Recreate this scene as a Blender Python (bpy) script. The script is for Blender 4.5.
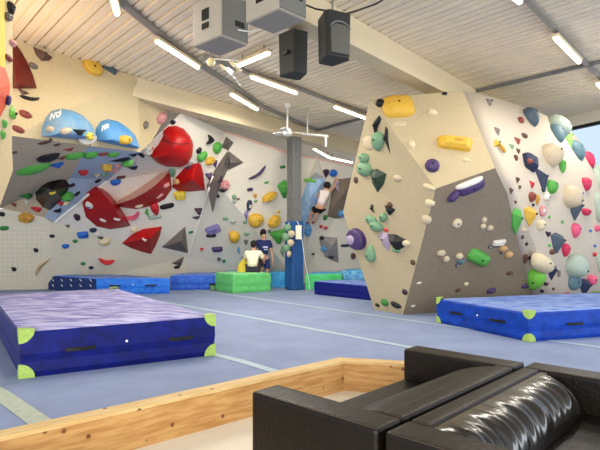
import bpy, bmesh, math, random
from mathutils import Vector, Matrix
from mathutils.bvhtree import BVHTree
random.seed(7)
SC = bpy.context.scene
for _o in list(bpy.data.objects): bpy.data.objects.remove(_o, do_unlink=True)
COL = SC.collection

# ------------------------------------------------------------------ camera, world, lights, exposure
FPX, HV, CH = 520.0, 240.0, 1.45          # focal length in pixels, horizon row, eye height
cam_d = bpy.data.cameras.new('camera'); cam = bpy.data.objects.new('camera', cam_d); COL.objects.link(cam)
cam.location = (0, 0, CH); cam.rotation_euler = (math.pi/2, 0, 0)
cam_d.sensor_width = 36.0; cam_d.lens = FPX/600*36; cam_d.shift_y = (HV-225)/600.0; cam_d.clip_end = 200
SC.camera = cam
W = bpy.data.worlds.new('world'); SC.world = W; W.use_nodes = True
wn = W.node_tree; wn.nodes.clear()
wo = wn.nodes.new('ShaderNodeOutputWorld'); wb = wn.nodes.new('ShaderNodeBackground')
wb.inputs[0].default_value = (0.90, 0.94, 1.0, 1); wb.inputs[1].default_value = 1.2
wn.links.new(wb.outputs[0], wo.inputs[0])

def area(name, loc, target, sx, sy, power, color):
    l = bpy.data.lights.new(name, 'AREA'); l.shape = 'RECTANGLE'; l.size = sx; l.size_y = sy; l.energy = power; l.color = color
    o = bpy.data.objects.new(name, l); COL.objects.link(o); o.location = loc
    o.rotation_euler = (Vector(target)-Vector(loc)).to_track_quat('-Z', 'Y').to_euler(); o.visible_camera = True
    return o
area('window_daylight_right', (13.5, 4.0, 3.2), (0, 13, 1.2), 8, 3.5, 330, (0.85, 0.93, 1.0))
area('added_fill_near', (-3.0, -12.0, 2.6), (-4, 14, 1.8), 14, 4.0, 2200, (1.0, 0.96, 0.90))  # unseen broad light added behind the camera to brighten the left walls
SC.view_settings.view_transform = 'Standard'; SC.view_settings.look = 'None'
SC.view_settings.gamma = 1.0; SC.view_settings.use_curve_mapping = False
SC.view_settings.exposure = 0.07

# ------------------------------------------------------------------ materials
def lin(c): return tuple((x/12.92 if x <= .04045 else ((x+.055)/1.055)**2.4) for x in [v/255. for v in c])
MATS = {}
def mat(name, rgb, rough=.6, metal=0, noise=0.0, scale=8, rgb2=None, bump=0, spec=.3, emit=0, coat=0, bscale=None, stretch=None):
    if name in MATS: return MATS[name]
    m = bpy.data.materials.new(name); m.use_nodes = True; nt = m.node_tree; b = nt.nodes['Principled BSDF']
    c = lin(rgb)
    b.inputs['Base Color'].default_value = (*c, 1); b.inputs['Roughness'].default_value = rough; b.inputs['Metallic'].default_value = metal
    b.inputs['Specular IOR Level'].default_value = spec
    if coat: b.inputs['Coat Weight'].default_value = coat; b.inputs['Coat Roughness'].default_value = .15
    tc = nt.nodes.new('ShaderNodeTexCoord'); src = tc.outputs['Object']
    if stretch:
        mp = nt.nodes.new('ShaderNodeMapping'); mp.inputs['Scale'].default_value = stretch; nt.links.new(src, mp.inputs[0]); src = mp.outputs[0]
    if noise or rgb2:
        n = nt.nodes.new('ShaderNodeTexNoise'); n.inputs['Scale'].default_value = scale; n.inputs['Detail'].default_value = 6; n.inputs['Roughness'].default_value = .65
        nt.links.new(src, n.inputs['Vector'])
        r = nt.nodes.new('ShaderNodeValToRGB'); r.color_ramp.elements[0].position = .36; r.color_ramp.elements[1].position = .64
        c2 = lin(rgb2) if rgb2 else tuple(x*(1-noise) for x in c)
        r.color_ramp.elements[0].color = (*c2, 1); r.color_ramp.elements[1].color = (*c, 1)
        nt.links.new(n.outputs['Fac'], r.inputs[0]); nt.links.new(r.outputs[0], b.inputs['Base Color'])
    if bump:
        n2 = nt.nodes.new('ShaderNodeTexNoise'); n2.inputs['Scale'].default_value = bscale or scale*3; n2.inputs['Detail'].default_value = 4
        nt.links.new(src, n2.inputs['Vector'])
        bp = nt.nodes.new('ShaderNodeBump'); bp.inputs['Strength'].default_value = bump; bp.inputs['Distance'].default_value = .02
        nt.links.new(n2.outputs['Fac'], bp.inputs['Height']); nt.links.new(bp.outputs[0], b.inputs['Normal'])
    if emit:
        b.inputs['Emission Color'].default_value = (*c, 1); b.inputs['Emission Strength'].default_value = emit
    MATS[name] = m; return m

M_ply   = mat('wall_beige', (238, 230, 206), .75, noise=.14, scale=26, bump=.25, bscale=60)
M_plyw  = mat('wall_cream', (206, 188, 148), .75, noise=.1, scale=26, bump=.2, bscale=60)
M_plyg  = mat('wall_greige', (240, 234, 220), .75, noise=.14, scale=26, bump=.25, bscale=60)
M_plyc  = mat('wall_pale', (226, 220, 206), .75, noise=.1, scale=30, bump=.2, bscale=60)
M_grey  = mat('panel_grey', (138, 124, 104), .7, noise=.2, scale=30, bump=.2, bscale=70)
M_vgrey = mat('volume_grey', (118, 110, 106), .65, noise=.2, scale=20)
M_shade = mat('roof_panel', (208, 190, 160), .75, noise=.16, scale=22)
M_bgrey = mat('roof_panel_bluegrey', (140, 150, 158), .7, noise=.15, scale=22)
M_lblue = mat('panel_lightblue', (176, 194, 214), .6, noise=.12, scale=12)
M_floor = mat('gym_carpet', (142, 156, 190), .8, scale=1.3, rgb2=(130, 144, 176), bump=.12, bscale=120)
M_strip = mat('floor_tape', (178, 200, 212), .6, noise=.12, scale=14)
M_stripg= mat('floor_tape_grey', (186, 196, 178), .65, noise=.15, scale=14)
M_lfloor= mat('lounge_floor', (236, 226, 204), .5, noise=.05, scale=3)
M_ceil  = mat('ceiling_deck', (244, 230, 204), .55, noise=.06, scale=1.5)
M_gird  = mat('girder_paint', (222, 206, 170), .6, noise=.05, scale=3)
M_steel = mat('steel_grey', (120, 122, 120), .45, noise=.25, scale=10)
M_steel2= mat('tray_metal', (150, 148, 142), .45, metal=.3)
M_tube  = mat('tube_glow', (255, 246, 228), .4, emit=6)
M_white = mat('white', (235, 235, 232), .5)
M_padb  = mat('pillar_pad', (44, 92, 152), .5, noise=.2, scale=8)
M_matA  = mat('mat_top_chalky', (190, 190, 224), .7, scale=2.6, rgb2=(96, 92, 160), bump=.25, bscale=9, stretch=(1, 3.5, 1))
M_matS  = mat('mat_side_blue', (6, 24, 118), .55, scale=5, rgb2=(2, 12, 84), bump=.3, bscale=6)
M_matT2 = mat('mat_top_blue', (146, 168, 216), .65, scale=3.5, rgb2=(70, 106, 188), bump=.2, bscale=9, stretch=(1, 3, 1))
M_matB  = mat('mat_side_royal', (6, 70, 182), .5, scale=6, rgb2=(2, 48, 138), bump=.3, bscale=6)
M_matBR = mat('mat_side_bright', (20, 96, 214), .45, scale=7, rgb2=(40, 130, 226), bump=.5, bscale=7)
M_matN  = mat('mat_side_navy', (8, 20, 116), .5, noise=.2, scale=5)
M_patch = mat('mat_patch', (176, 206, 104), .55, noise=.2, scale=25)
M_mgreen= mat('mat_green', (106, 206, 116), .5, noise=.2, scale=7, bump=.3, bscale=7)
M_mgreenD=mat('mat_green_dark', (92, 160, 80), .5, noise=.2, scale=7)
M_mcyan = mat('mat_pale_cyan', (110, 200, 230), .5, scale=5, rgb2=(60, 150, 220))
M_black = mat('black_plastic', (28, 28, 28), .45)
M_dark  = mat('dark_hole', (18, 18, 20), .8)
M_spkr  = mat('speaker_black', (44, 46, 44), .55, bump=.2, bscale=80)
M_grill = mat('speaker_grille', (96, 96, 88), .5, noise=.2, scale=60)
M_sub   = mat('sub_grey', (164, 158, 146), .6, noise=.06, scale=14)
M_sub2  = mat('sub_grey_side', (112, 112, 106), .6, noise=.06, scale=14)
M_leath = mat('leather_black', (20, 12, 4), .42, scale=9, rgb2=(12, 8, 3), bump=.22, bscale=40, spec=.28)
M_leathS= mat('leather_shiny', (16, 10, 5), .24, spec=.7, coat=.25)
M_pipe  = mat('leather_piping', (70, 60, 50), .35)
M_red   = mat('volume_red', (180, 12, 14), .4, noise=.2, scale=6, spec=.3)
M_redD  = mat('volume_darkred', (112, 6, 6), .45, noise=.2, scale=8)
M_redT  = mat('volume_red_chalked', (216, 164, 144), .6, noise=.2, scale=8)
M_dome  = mat('dome_blue', (88, 148, 196), .6, scale=3.2, rgb2=(140, 168, 184), bump=.1)
M_domeD = mat('dome_blue_deep', (66, 134, 194), .6, scale=3, rgb2=(98, 154, 198))

def wood_mat(name, c1, c2, axis_scale):
    m = bpy.data.materials.new(name); m.use_nodes = True; nt = m.node_tree; b = nt.nodes['Principled BSDF']
    tc = nt.nodes.new('ShaderNodeTexCoord'); mp = nt.nodes.new('ShaderNodeMapping'); mp.inputs['Scale'].default_value = axis_scale
    n = nt.nodes.new('ShaderNodeTexNoise'); n.inputs['Scale'].default_value = 6; n.inputs['Detail'].default_value = 8
    r = nt.nodes.new('ShaderNodeValToRGB'); r.color_ramp.elements[0].color = (*lin(c2), 1); r.color_ramp.elements[1].color = (*lin(c1), 1)
    r.color_ramp.elements[0].position = .35; r.color_ramp.elements[1].position = .6
    v = nt.nodes.new('ShaderNodeTexVoronoi'); v.inputs['Scale'].default_value = 7.5
    mp2 = nt.nodes.new('ShaderNodeMapping'); mp2.inputs['Scale'].default_value = (1, 1, 1)
    lt = nt.nodes.new('ShaderNodeMapRange'); lt.inputs[1].default_value = .09; lt.inputs[2].default_value = .15
    mx = nt.nodes.new('ShaderNodeMixRGB'); mx.inputs[1].default_value = (*lin((120, 72, 34)), 1)
    L = nt.links.new
    L(tc.outputs['Object'], mp.inputs[0]); L(mp.outputs[0], n.inputs['Vector']); L(n.outputs['Fac'], r.inputs[0])
    L(tc.outputs['Object'], mp2.inputs[0]); L(mp2.outputs[0], v.inputs['Vector']); L(v.outputs['Distance'], lt.inputs[0])
    L(lt.outputs[0], mx.inputs[0]); L(r.outputs[0], mx.inputs[2]); L(mx.outputs[0], b.inputs['Base Color'])
    b.inputs['Roughness'].default_value = .55; return m
M_wood  = wood_mat('pine_wood', (206, 160, 98), (180, 128, 68), (.7, 6, 6))
M_woodt = wood_mat('pine_wood_top', (226, 196, 138), (212, 172, 108), (.7, 6, 6))

# ------------------------------------------------------------------ geometry helpers
def P(u, v, Y): return Vector(((u-300)*Y/FPX, Y, CH-(v-HV)*Y/FPX))        # photo row/column at a depth Y
def F(u, v, z=0.0): return P(u, v, (CH-z)*FPX/(v-HV))                      # ... on a horizontal plane of height z
def link(o): COL.objects.link(o); return o
def mesh_obj(name, bm, m, parent=None, smooth=False, mats=None):
    me = bpy.data.meshes.new(name); bmesh.ops.recalc_face_normals(bm, faces=bm.faces); bm.to_mesh(me); bm.free()
    for mm in (mats or [m]): me.materials.append(mm)
    if smooth:
        for p in me.polygons: p.use_smooth = True
    o = link(bpy.data.objects.new(name, me))
    if parent is not None: o.parent = parent; o.matrix_parent_inverse = parent_matrix(parent).inverted()
    return o
def parent_matrix(p):
    m = Matrix.LocRotScale(p.location, p.rotation_euler, p.scale)
    return (parent_matrix(p.parent) @ p.matrix_parent_inverse @ m) if p.parent else m
def tag(o, label, cat, group=None, kind=None):
    o['label'] = label; o['category'] = cat
    if group: o['group'] = group
    if kind: o['kind'] = kind
    return o
def struct(o): o['kind'] = 'structure'; return o
def root(name, loc, label, cat, group=None, rz=0):
    o = link(bpy.data.objects.new(name, None)); o.location = loc; o.rotation_euler = (0, 0, rz); o.empty_display_size = .1
    return tag(o, label, cat, group)
def add_prism(bm, bottom, top, mi=0):
    n = len(bottom); a = [bm.verts.new(p) for p in bottom]; b = [bm.verts.new(p) for p in top]; fs = []
    fs.append(bm.faces.new(a[::-1])); fs.append(bm.faces.new(b))
    for i in range(n): fs.append(bm.faces.new((a[i], a[(i+1) % n], b[(i+1) % n], b[i])))
    for f in fs: f.material_index = mi
    return a, b
def add_box(bm, c, d, rz=0, M=None):
    c = Vector(c); pts = []
    for z in (-1, 1):
        for x, y in ((-1, -1), (1, -1), (1, 1), (-1, 1)):
            p = Vector((x*d[0]/2, y*d[1]/2, z*d[2]/2)); p.rotate(Matrix.Rotation(rz, 3, 'Z')); p += c
            pts.append(M @ p if M else p)
    add_prism(bm, pts[:4], pts[4:])
def bevel(bm, w, seg=2):
    bmesh.ops.bevel(bm, geom=[e for e in bm.edges], offset=w, segments=seg, profile=.6, affect='EDGES', clamp_overlap=True)
def add_tube(bm, a, b, r, n=10, r2=None):
    a, b = Vector(a), Vector(b); d = (b-a).normalized(); s = d.orthogonal().normalized(); t = d.cross(s); r2 = r if r2 is None else r2
    A = [a+(s*math.cos(2*math.pi*i/n)+t*math.sin(2*math.pi*i/n))*r for i in range(n)]
    B = [b+(s*math.cos(2*math.pi*i/n)+t*math.sin(2*math.pi*i/n))*r2 for i in range(n)]
    add_prism(bm, A, B)
def panel(name, verts, faces, m, back=(0, .06, .0), smooth=False):
    """a wall panel: faces in front, a thickness behind"""
    bm = bmesh.new(); vs = [bm.verts.new(p) for p in verts]; fs = [bm.faces.new([vs[i] for i in f]) for f in faces]
    bmesh.ops.triangulate(bm, faces=[f for f in bm.faces if len(f.verts) > 3])
    front = [(tuple(v.co for v in f.verts)) for f in bm.faces]
    polys_v = [v.co.copy() for v in bm.verts]; bm.verts.index_update(); polys = [[v.index for v in f.verts] for f in bm.faces]
    ext = bmesh.ops.extrude_face_region(bm, geom=list(bm.faces))
    for g in ext['geom']:
        if isinstance(g, bmesh.types.BMVert): g.co += Vector(back)
    o = mesh_obj(name, bm, m, smooth=smooth)
    BV.append(BVHTree.FromPolygons(polys_v, polys))
    return o
BV = []
CAM = Vector((0, 0, CH))
def ray(u, v): return Vector(((u-300)/FPX, 1, -(v-HV)/FPX)).normalized()
def hit(u, v):
    best = None; d = ray(u, v)
    for b in BV:
        loc, n, i, dist = b.ray_cast(CAM, d)
        if loc is not None and (best is None or dist < best[2]): best = (loc, n, dist)
    if best is None: return None
    loc, n, dist = best
    if n.dot(d) > 0: n = -n
    return loc, n.normalized()

# ------------------------------------------------------------------ room shell
CZ = 4.9
bm = bmesh.new(); add_prism(bm, [(-16, -3, -.05), (20, -3, -.05), (20, 30, -.05), (-16, 30, -.05)], [(-16, -3, 0), (20, -3, 0), (20, 30, 0), (-16, 30, 0)])
struct(mesh_obj('floor', bm, M_floor))

# corrugated ceiling deck: ribs run away to the left
ra = math.radians(41); rd = Vector((-math.sin(ra), math.cos(ra), 0)); rp = Vector((math.cos(ra), math.sin(ra), 0))
bm = bmesh.new(); prof = [(0, 0), (.12, 0), (.135, .035), (.175, .035), (.19, 0), (.300, 0), (.302, .075), (.328, .075)]
pts = []
t = -12.0
while t < 30:
    for (a, z) in prof: pts.append((t+a, z))
    t += .33
rows = []
for (a, z) in pts:
    c = rp*a; rows.append((bm.verts.new(c+rd*(-14)+Vector((0, 0, CZ+z))), bm.verts.new(c+rd*30+Vector((0, 0, CZ+z)))))
for i in range(len(rows)-1): bm.faces.new((rows[i][0], rows[i+1][0], rows[i+1][1], rows[i][1]))
bmesh.ops.bisect_plane(bm, geom=list(bm.verts)+list(bm.edges)+list(bm.faces), plane_co=(0, 2.0, 0), plane_no=(0, -1, 0), clear_outer=True)
bmesh.ops.bisect_plane(bm, geom=list(bm.verts)+list(bm.edges)+list(bm.faces), plane_co=(6.2, 17.5, 0), plane_no=(.911, .413, 0), clear_outer=True)
struct(mesh_obj('ceiling', bm, M_ceil))
bm = bmesh.new(); sl = [(-18, 2), (13.2, 2), (9.6, 10), (6.2, 17.5), (.6, 30), (-18, 30)]; add_prism(bm, [(x, y, CZ+.08) for x, y in sl], [(x, y, CZ+.2) for x, y in sl])
struct(mesh_obj('ceiling_slab', bm, M_ceil))

def girder(name, a, b, wdt=.36, h=.44):
    a, b = Vector(a), Vector(b); d = (b-a).normalized(); s = Vector((-d.y, d.x, 0))*wdt
    bm = bmesh.new(); add_prism(bm, [a-Vector((0, 0, h)), b-Vector((0, 0, h)), b+s-Vector((0, 0, h)), a+s-Vector((0, 0, h))], [a, b, b+s, a+s]); bevel(bm, .012)
    f = d*.02
    o = struct(mesh_obj(name, bm, M_gird)); return o
gA0, gA1 = F(325, 0, CZ), F(474, 88, CZ); gd = (gA1-gA0).normalized()
girder('trim_1', gA0-gd*5, gA1+gd*9)
gB0, gB1 = F(137, 76.5, CZ), F(355, 141, CZ); gdb = (gB1-gB0).normalized()
girder('trim_2', gB0-gdb*.1, gB1+gdb*6)
# dark purlin joint
a, b = F(474, 90, CZ), F(600, 60, CZ); d = (b-a).normalized()
bm = bmesh.new(); add_tube(bm, a-Vector((0, 0, .03))-d*.3, b+d*6-Vector((0, 0, .03)), .045, 6); struct(mesh_obj('trim_3', bm, M_steel))
a, b = F(310, 131, CZ), F(366, 116, CZ); d = (b-a).normalized()
bm = bmesh.new(); add_tube(bm, a-Vector((0, 0, .03)), b+d*3-Vector((0, 0, .03)), .045, 6); struct(mesh_obj('trim_4', bm, M_steel))

# far walls with windows
bm = bmesh.new()
def boxw(bm, x0, x1, y0, y1, z0, z1): add_prism(bm, [(x0, y0, z0), (x1, y0, z0), (x1, y1, z0), (x0, y1, z0)], [(x0, y0, z1), (x1, y0, z1), (x1, y1, z1), (x0, y1, z1)])
boxw(bm, -16, 2.3, 26, 26.2, 0, 3.0); boxw(bm, -16, 2.3, 26, 26.2, 4.4, 4.9)
for k in range(5): boxw(bm, -16+k*4, -15.4+k*4, 26, 26.2, 3.0, 4.4)
struct(mesh_obj('wall_back', bm, M_plyc))
# window wall on the right, running behind the boulder
wA, wB = Vector((6.2, 17.5, 0)), Vector((9.6, 10.0, 0)); wd = (wB-wA).normalized(); wnm = Vector((wd.y, -wd.x, 0))*-.12
def seg(bm, s0, s1, z0, z1):
    a, b = wA+wd*s0, wA+wd*s1; q = [a, b, b+wnm, a+wnm]
    add_prism(bm, [p+Vector((0, 0, z0)) for p in q], [p+Vector((0, 0, z1)) for p in q])
LW = (wB-wA).length
bm = bmesh.new(); seg(bm, 0, LW+1, 0, 1.2); seg(bm, -.5, LW+1, 4.6, 4.97)
struct(mesh_obj('wall_right', bm, M_plyc))
bm = bmesh.new(); seg(bm, 0, LW+1, 4.52, 4.60); seg(bm, 0, LW+1, 1.2, 1.3)
wi1 = struct(mesh_obj('window_1', bm, M_black))
bm = bmesh.new()
for k in range(5): seg(bm, k*2.4+.6, k*2.4+.66, 1.3, 4.52)
mesh_obj('window_mullion', bm, M_steel2, wi1)
mg = bpy.data.materials.new('tinted_glass'); mg.use_nodes = True; gb = mg.node_tree.nodes['Principled BSDF']
gb.inputs['Base Color'].default_value = (.60, .72, .88, 1); gb.inputs['Transmission Weight'].default_value = 1; gb.inputs['IOR'].default_value = 1.02; gb.inputs['Roughness'].default_value = 0
bm = bmesh.new(); a_, b_ = wA+wnm*.4, wB+wd+wnm*.4; q = [a_, b_, b_+wnm*.1, a_+wnm*.1]
add_prism(bm, [p+Vector((0, 0, 1.3)) for p in q], [p+Vector((0, 0, 4.52)) for p in q]); mesh_obj('window_pane', bm, mg, wi1)

# ------------------------------------------------------------------ climbing walls
def pan(name, pv, faces, m, back=(0, .08, 0), smooth=False):
    return struct(panel(name, [P(*p) if not isinstance(p, Vector) else p for p in pv], faces, m, back, smooth))
# upper cream face on the left
pan('wall_left_upper', [(-40, 22, 8.2), (12, 38, 8.95), (137, 77, 10.95), (170, 108, 12.3), (152, 141, 12.0), (140, 152, 11.3), (13, 136, 8.6), (-40, 130, 7.7)],
    [(0, 1, 6, 7), (1, 2, 5, 6), (2, 3, 4, 5)], M_plyw, (-.06, .08, 0))
# overhanging roof under it
pan('wall_left_roof', [(-40, 130, 7.7), (13, 136, 8.6), (88, 146, 10.1), (70, 178, 12.4), (44, 217, 13.6), (-40, 212, 13.0), (0, 208, 13.3)],
    [(0, 1, 6, 5), (1, 2, 6), (2, 3, 6), (3, 4, 6)], M_shade, (0, .1, .08))
pan('wall_left_roof_side', [(88, 146, 10.1), (140, 152, 11.3), (108, 180, 13.3), (54, 222, 13.75), (44, 217, 13.6), (70, 178, 12.4)],
    [(0, 1, 2, 5), (5, 2, 3, 4)], M_lblue, (0, .1, .08))
# face with the red volumes
apex = (182, 112, 12.4)
pan('wall_left_prow', [apex, (204, 165, 13.9), (212, 178, 14.3), (188, 257, 16.2), (52, 223, 13.75), (108, 181, 13.25), (141, 151, 12.35)],
    [(0, 1, 6), (1, 5, 6), (1, 2, 5), (2, 3, 5), (3, 4, 5)], M_plyg, (0, .12, .03))
# lower wall beneath the fold
pan('wall_left_lower', [(-40, 212, 13.0), (0, 209, 13.3), (44, 217, 13.6), (52, 223, 13.75), (188, 257, 16.2), F(186, 284.8), F(50, 289), F(-40, 291)],
    [(0, 1, 6, 7), (1, 2, 3, 6), (3, 4, 5, 6)], M_ply, (0, .1, 0))
# long pale wall behind the pillar
pan('wall_rear_left', [(212, 178, 14.3), apex, (204, 165, 13.9), (225, 132, 14.3), (290, 154, 15.7), (362, 168, 17.0), (410, 170, 18.0), F(410, 281), F(300, 283.5), F(186, 284.8), (188, 257, 16.2)],
    [(0, 2, 3), (2, 1, 3), (0, 3, 4), (0, 4, 8), (4, 5, 8), (5, 6, 7, 8), (0, 8, 10), (10, 8, 9)], M_plyc, (0, .1, 0))
bm = bmesh.new()
for p, q in (((225, 131.5, 14.28), (290, 153.5, 15.68)), ((290, 153.5, 15.68), (362, 167.5, 16.98))): add_tube(bm, P(*p), P(*q), .028, 6)
struct(mesh_obj('trim_5', bm, mat('rail_salmon', (232, 190, 168), .6)))
# near wall edge at the far left
pan('wall_near_left', [(13, -49, 6.2), (12, 150, 6.2), (13, 170, 6.25), (0, 206, 5.9), (-80, 214, 4.6), (-80, -49, 4.6)], [(0, 1, 2, 3, 4, 5)], M_plyw, (-.35, .5, 0))

# the free standing boulder
T1, T2, V2, V3 = (370, 99, 10.8), (463, 90.5, 10.0), (436, 188.5, 8.95), (495, 168, 9.15)
VL, BL, BN, BR = (343, 212, 11.6), F(374, 308.5), F(403, 314.5), F(533, 311)
def coplanar(u, v, a, b_, c): 
    n_ = (b_-a).cross(c-a).normalized(); d_ = ray(u, v); return CAM+d_*((a-CAM).dot(n_)/d_.dot(n_))
def floor_on(u, a, b_, c):                               # point of the plane on the floor in the column u
    n_ = (b_-a).cross(c-a); k_ = (u-300)/FPX; Yf = (n_.dot(a))/(n_.x*k_+n_.y); return Vector((k_*Yf, Yf, 0))
pV2, pV3, pT2 = P(*V2), P(*V3), P(*T2)
BR = floor_on(533, pV2, pV3, BN); T1 = coplanar(370, 99, pV2, pV3, pT2)
BL = floor_on(374.5, T1, pV2, BN); VL = coplanar(343, 212, T1, pV2, BN); SH = coplanar(507, 193, pV2, pV3, BN)
print('BOULDER', BR, T1, BL, VL, SH)
bo = root('climbing_boulder', (4.0, 10.8, 0), 'free standing beige climbing boulder with a grey lower face beside the blue crash mat', 'climbing wall')
def facet(name, pv, faces, m, smooth=False, back=(.3, 1.3, 0)):
    o = panel(name, [P(*p) if not isinstance(p, Vector) else p for p in pv], faces, m, (.02, .06, 0), smooth)
    o.parent = bo; o.matrix_parent_inverse = parent_matrix(bo).inverted(); return o
facet('side_panel', [T1, VL, BL, BN, V2], [(0, 1, 4), (1, 2, 4), (2, 3, 4)], mat('boulder_tan', (184, 170, 138), .75, noise=.12, scale=26, bump=.2, bscale=60))
facet('upper_panel', [T1, T2, V3, V2], [(0, 1, 2), (0, 2, 3)], mat('boulder_cream', (190, 174, 140), .75, noise=.12, scale=26, bump=.2, bscale=60))
facet('grey_panel', [V2, V3, SH, BR, BN], [(0, 1, 2), (0, 2, 3), (0, 3, 4)], M_grey)['label'] = 'dark grey panel'
cols = [[T2, (479, 129, 9.6), V3, SH, BR],
        [(490, 96.5, 10.6), (502, 140, 10.2), (514, 178, 9.9), (524, 215, 10.2), F(556, 309)],
        [(512, 103, 11.1), (526, 145, 10.7), (536, 186, 10.4), (546, 225, 10.6), F(574, 307)],
        [(538, 112, 11.7), (550, 150, 11.1), (560, 192, 10.9), (568, 232, 11.1), F(590, 305)],
        [(555, 119, 12.2), (570, 158, 11.6), (580, 200, 11.4), (587, 236, 11.5), F(605, 304)],
        [(576, 136, 12.8), (590, 170, 12.2), (600, 210, 12.0), (606, 245, 12.0), F(622, 303)],
        [(594, 160, 13.3), (606, 190, 12.8), (614, 225, 12.6), (620, 255, 12.6), F(640, 302)],
        [(606, 190, 13.7), (618, 210, 13.4), (626, 240, 13.2), (632, 265, 13.1), F(655, 302)]]
vs = [p for c in cols for p in c]; n = 5
facet('curved_panel', vs, [(i*n+j, (i+1)*n+j, (i+1)*n+j+1, i*n+j+1) for i in range(len(cols)-1) for j in range(n-1)], mat('boulder_white', (202, 190, 172), .75, noise=.08, scale=26, bump=.15, bscale=60), True)
# core that closes the boulder behind its faces
bm = bmesh.new()
ringf = [T1, P(*T2), P(538, 112, 11.7), P(576, 136, 12.8), P(606, 190, 13.7), F(655, 302), BR, BN, BL, VL]
rf = [p+Vector((.04, .12, 0)) for p in ringf]; rb = [p+Vector((.45, 1.6, 0)) for p in ringf]
av = [bm.verts.new(p) for p in rf]; bv = [bm.verts.new(p) for p in rb]
for i in range(len(av)): bm.faces.new((av[i], av[(i+1) % len(av)], bv[(i+1) % len(av)], bv[i]))
bm.faces.new(bv)
mesh_obj('back_panel', bm, M_ply, bo)

# ------------------------------------------------------------------ floor tape, lounge
def ribbon(name, uv, w, m, z=.004):
    bm = bmesh.new(); pts = [F(u, v) for u, v in uv]; prev = None
    for i, p in enumerate(pts):
        d = (pts[min(i+1, len(pts)-1)]-pts[max(i-1, 0)]).normalized(); s = Vector((-d.y, d.x, 0))*w/2
        a, b = bm.verts.new(p-s+Vector((0, 0, z))), bm.verts.new(p+s+Vector((0, 0, z)))
        if prev: bm.faces.new((prev[0], a, b, prev[1]))
        prev = (a, b)
    return struct(mesh_obj(name, bm, m))
ribbon('trim_6', [(150, 300), (240, 315.5), (360, 338), (460, 357)], .11, M_strip)
ribbon('trim_7', [(190, 289), (252, 298), (360, 313.5), (440, 325), (556, 341.5), (680, 358)], .10, M_strip)
ribbon('trim_8', [(150, 336), (213, 354.3), (240, 361), (290, 376)], .12, M_strip)
ribbon('trim_9', [(-40, 372), (0, 394), (37, 420), (90, 458)], .17, M_stripg)
bm = bmesh.new(); cz = .3
cO = [F(-60, 443, cz), F(334, 357.5, cz), F(345, 357.5, cz), F(500, 365, cz)]
def wall_strip(a, b, th, h, name, parent):
    a, b = Vector((a.x, a.y, 0)), Vector((b.x, b.y, 0)); L = (b-a).length; ang = math.atan2(b.y-a.y, b.x-a.x)
    bmx = bmesh.new(); add_box(bmx, (L/2, -th/2, (h-.03)/2), (L, th-.02, h-.03)); bevel(bmx, .003, 1)
    o = mesh_obj(name, bmx, M_wood); o.location = a; o.rotation_euler = (0, 0, ang); o.parent = parent
    bmx = bmesh.new(); add_box(bmx, (L/2, -th/2, h-.0148), (L+.0, th, .0296)); bevel(bmx, .004, 1)
    c = mesh_obj('cap_board', bmx, M_woodt); c.location = a; c.rotation_euler = (0, 0, ang); c.parent = parent
curb = root('wooden_barrier', (0, 0, 0), 'low knotty pine barrier around the lounge floor in front of the sofas', 'barrier')
wall_strip(F(-60, 443, cz), F(340, 357, cz), .13, cz, 'board', curb)
wall_strip(F(338, 357, cz), F(505, 366, cz), .13, cz-.0008, 'board', curb)
qa, qb = F(-14, 436, cz), F(12, 462, cz)
wall_strip(qa+Vector((.05, -.25, 0)), qa+Vector((.62, -1.1, 0)), .13, cz-.0015, 'board', curb)
bm = bmesh.new(); L0 = [F(-60, 443, .3), F(340, 357, .3), F(505, 366, .3)]
lf = [Vector((p.x, p.y, 0)) for p in L0]+[Vector((2.6, 3.6, 0)), Vector((3.2, -2, 0)), Vector((-3.2, -2, 0))]
add_prism(bm, [p+Vector((0, 0, .0)) for p in lf][::-1], [p+Vector((0, 0, .006)) for p in lf][::-1]); struct(mesh_obj('floor_lounge', bm, M_lfloor))

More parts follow.
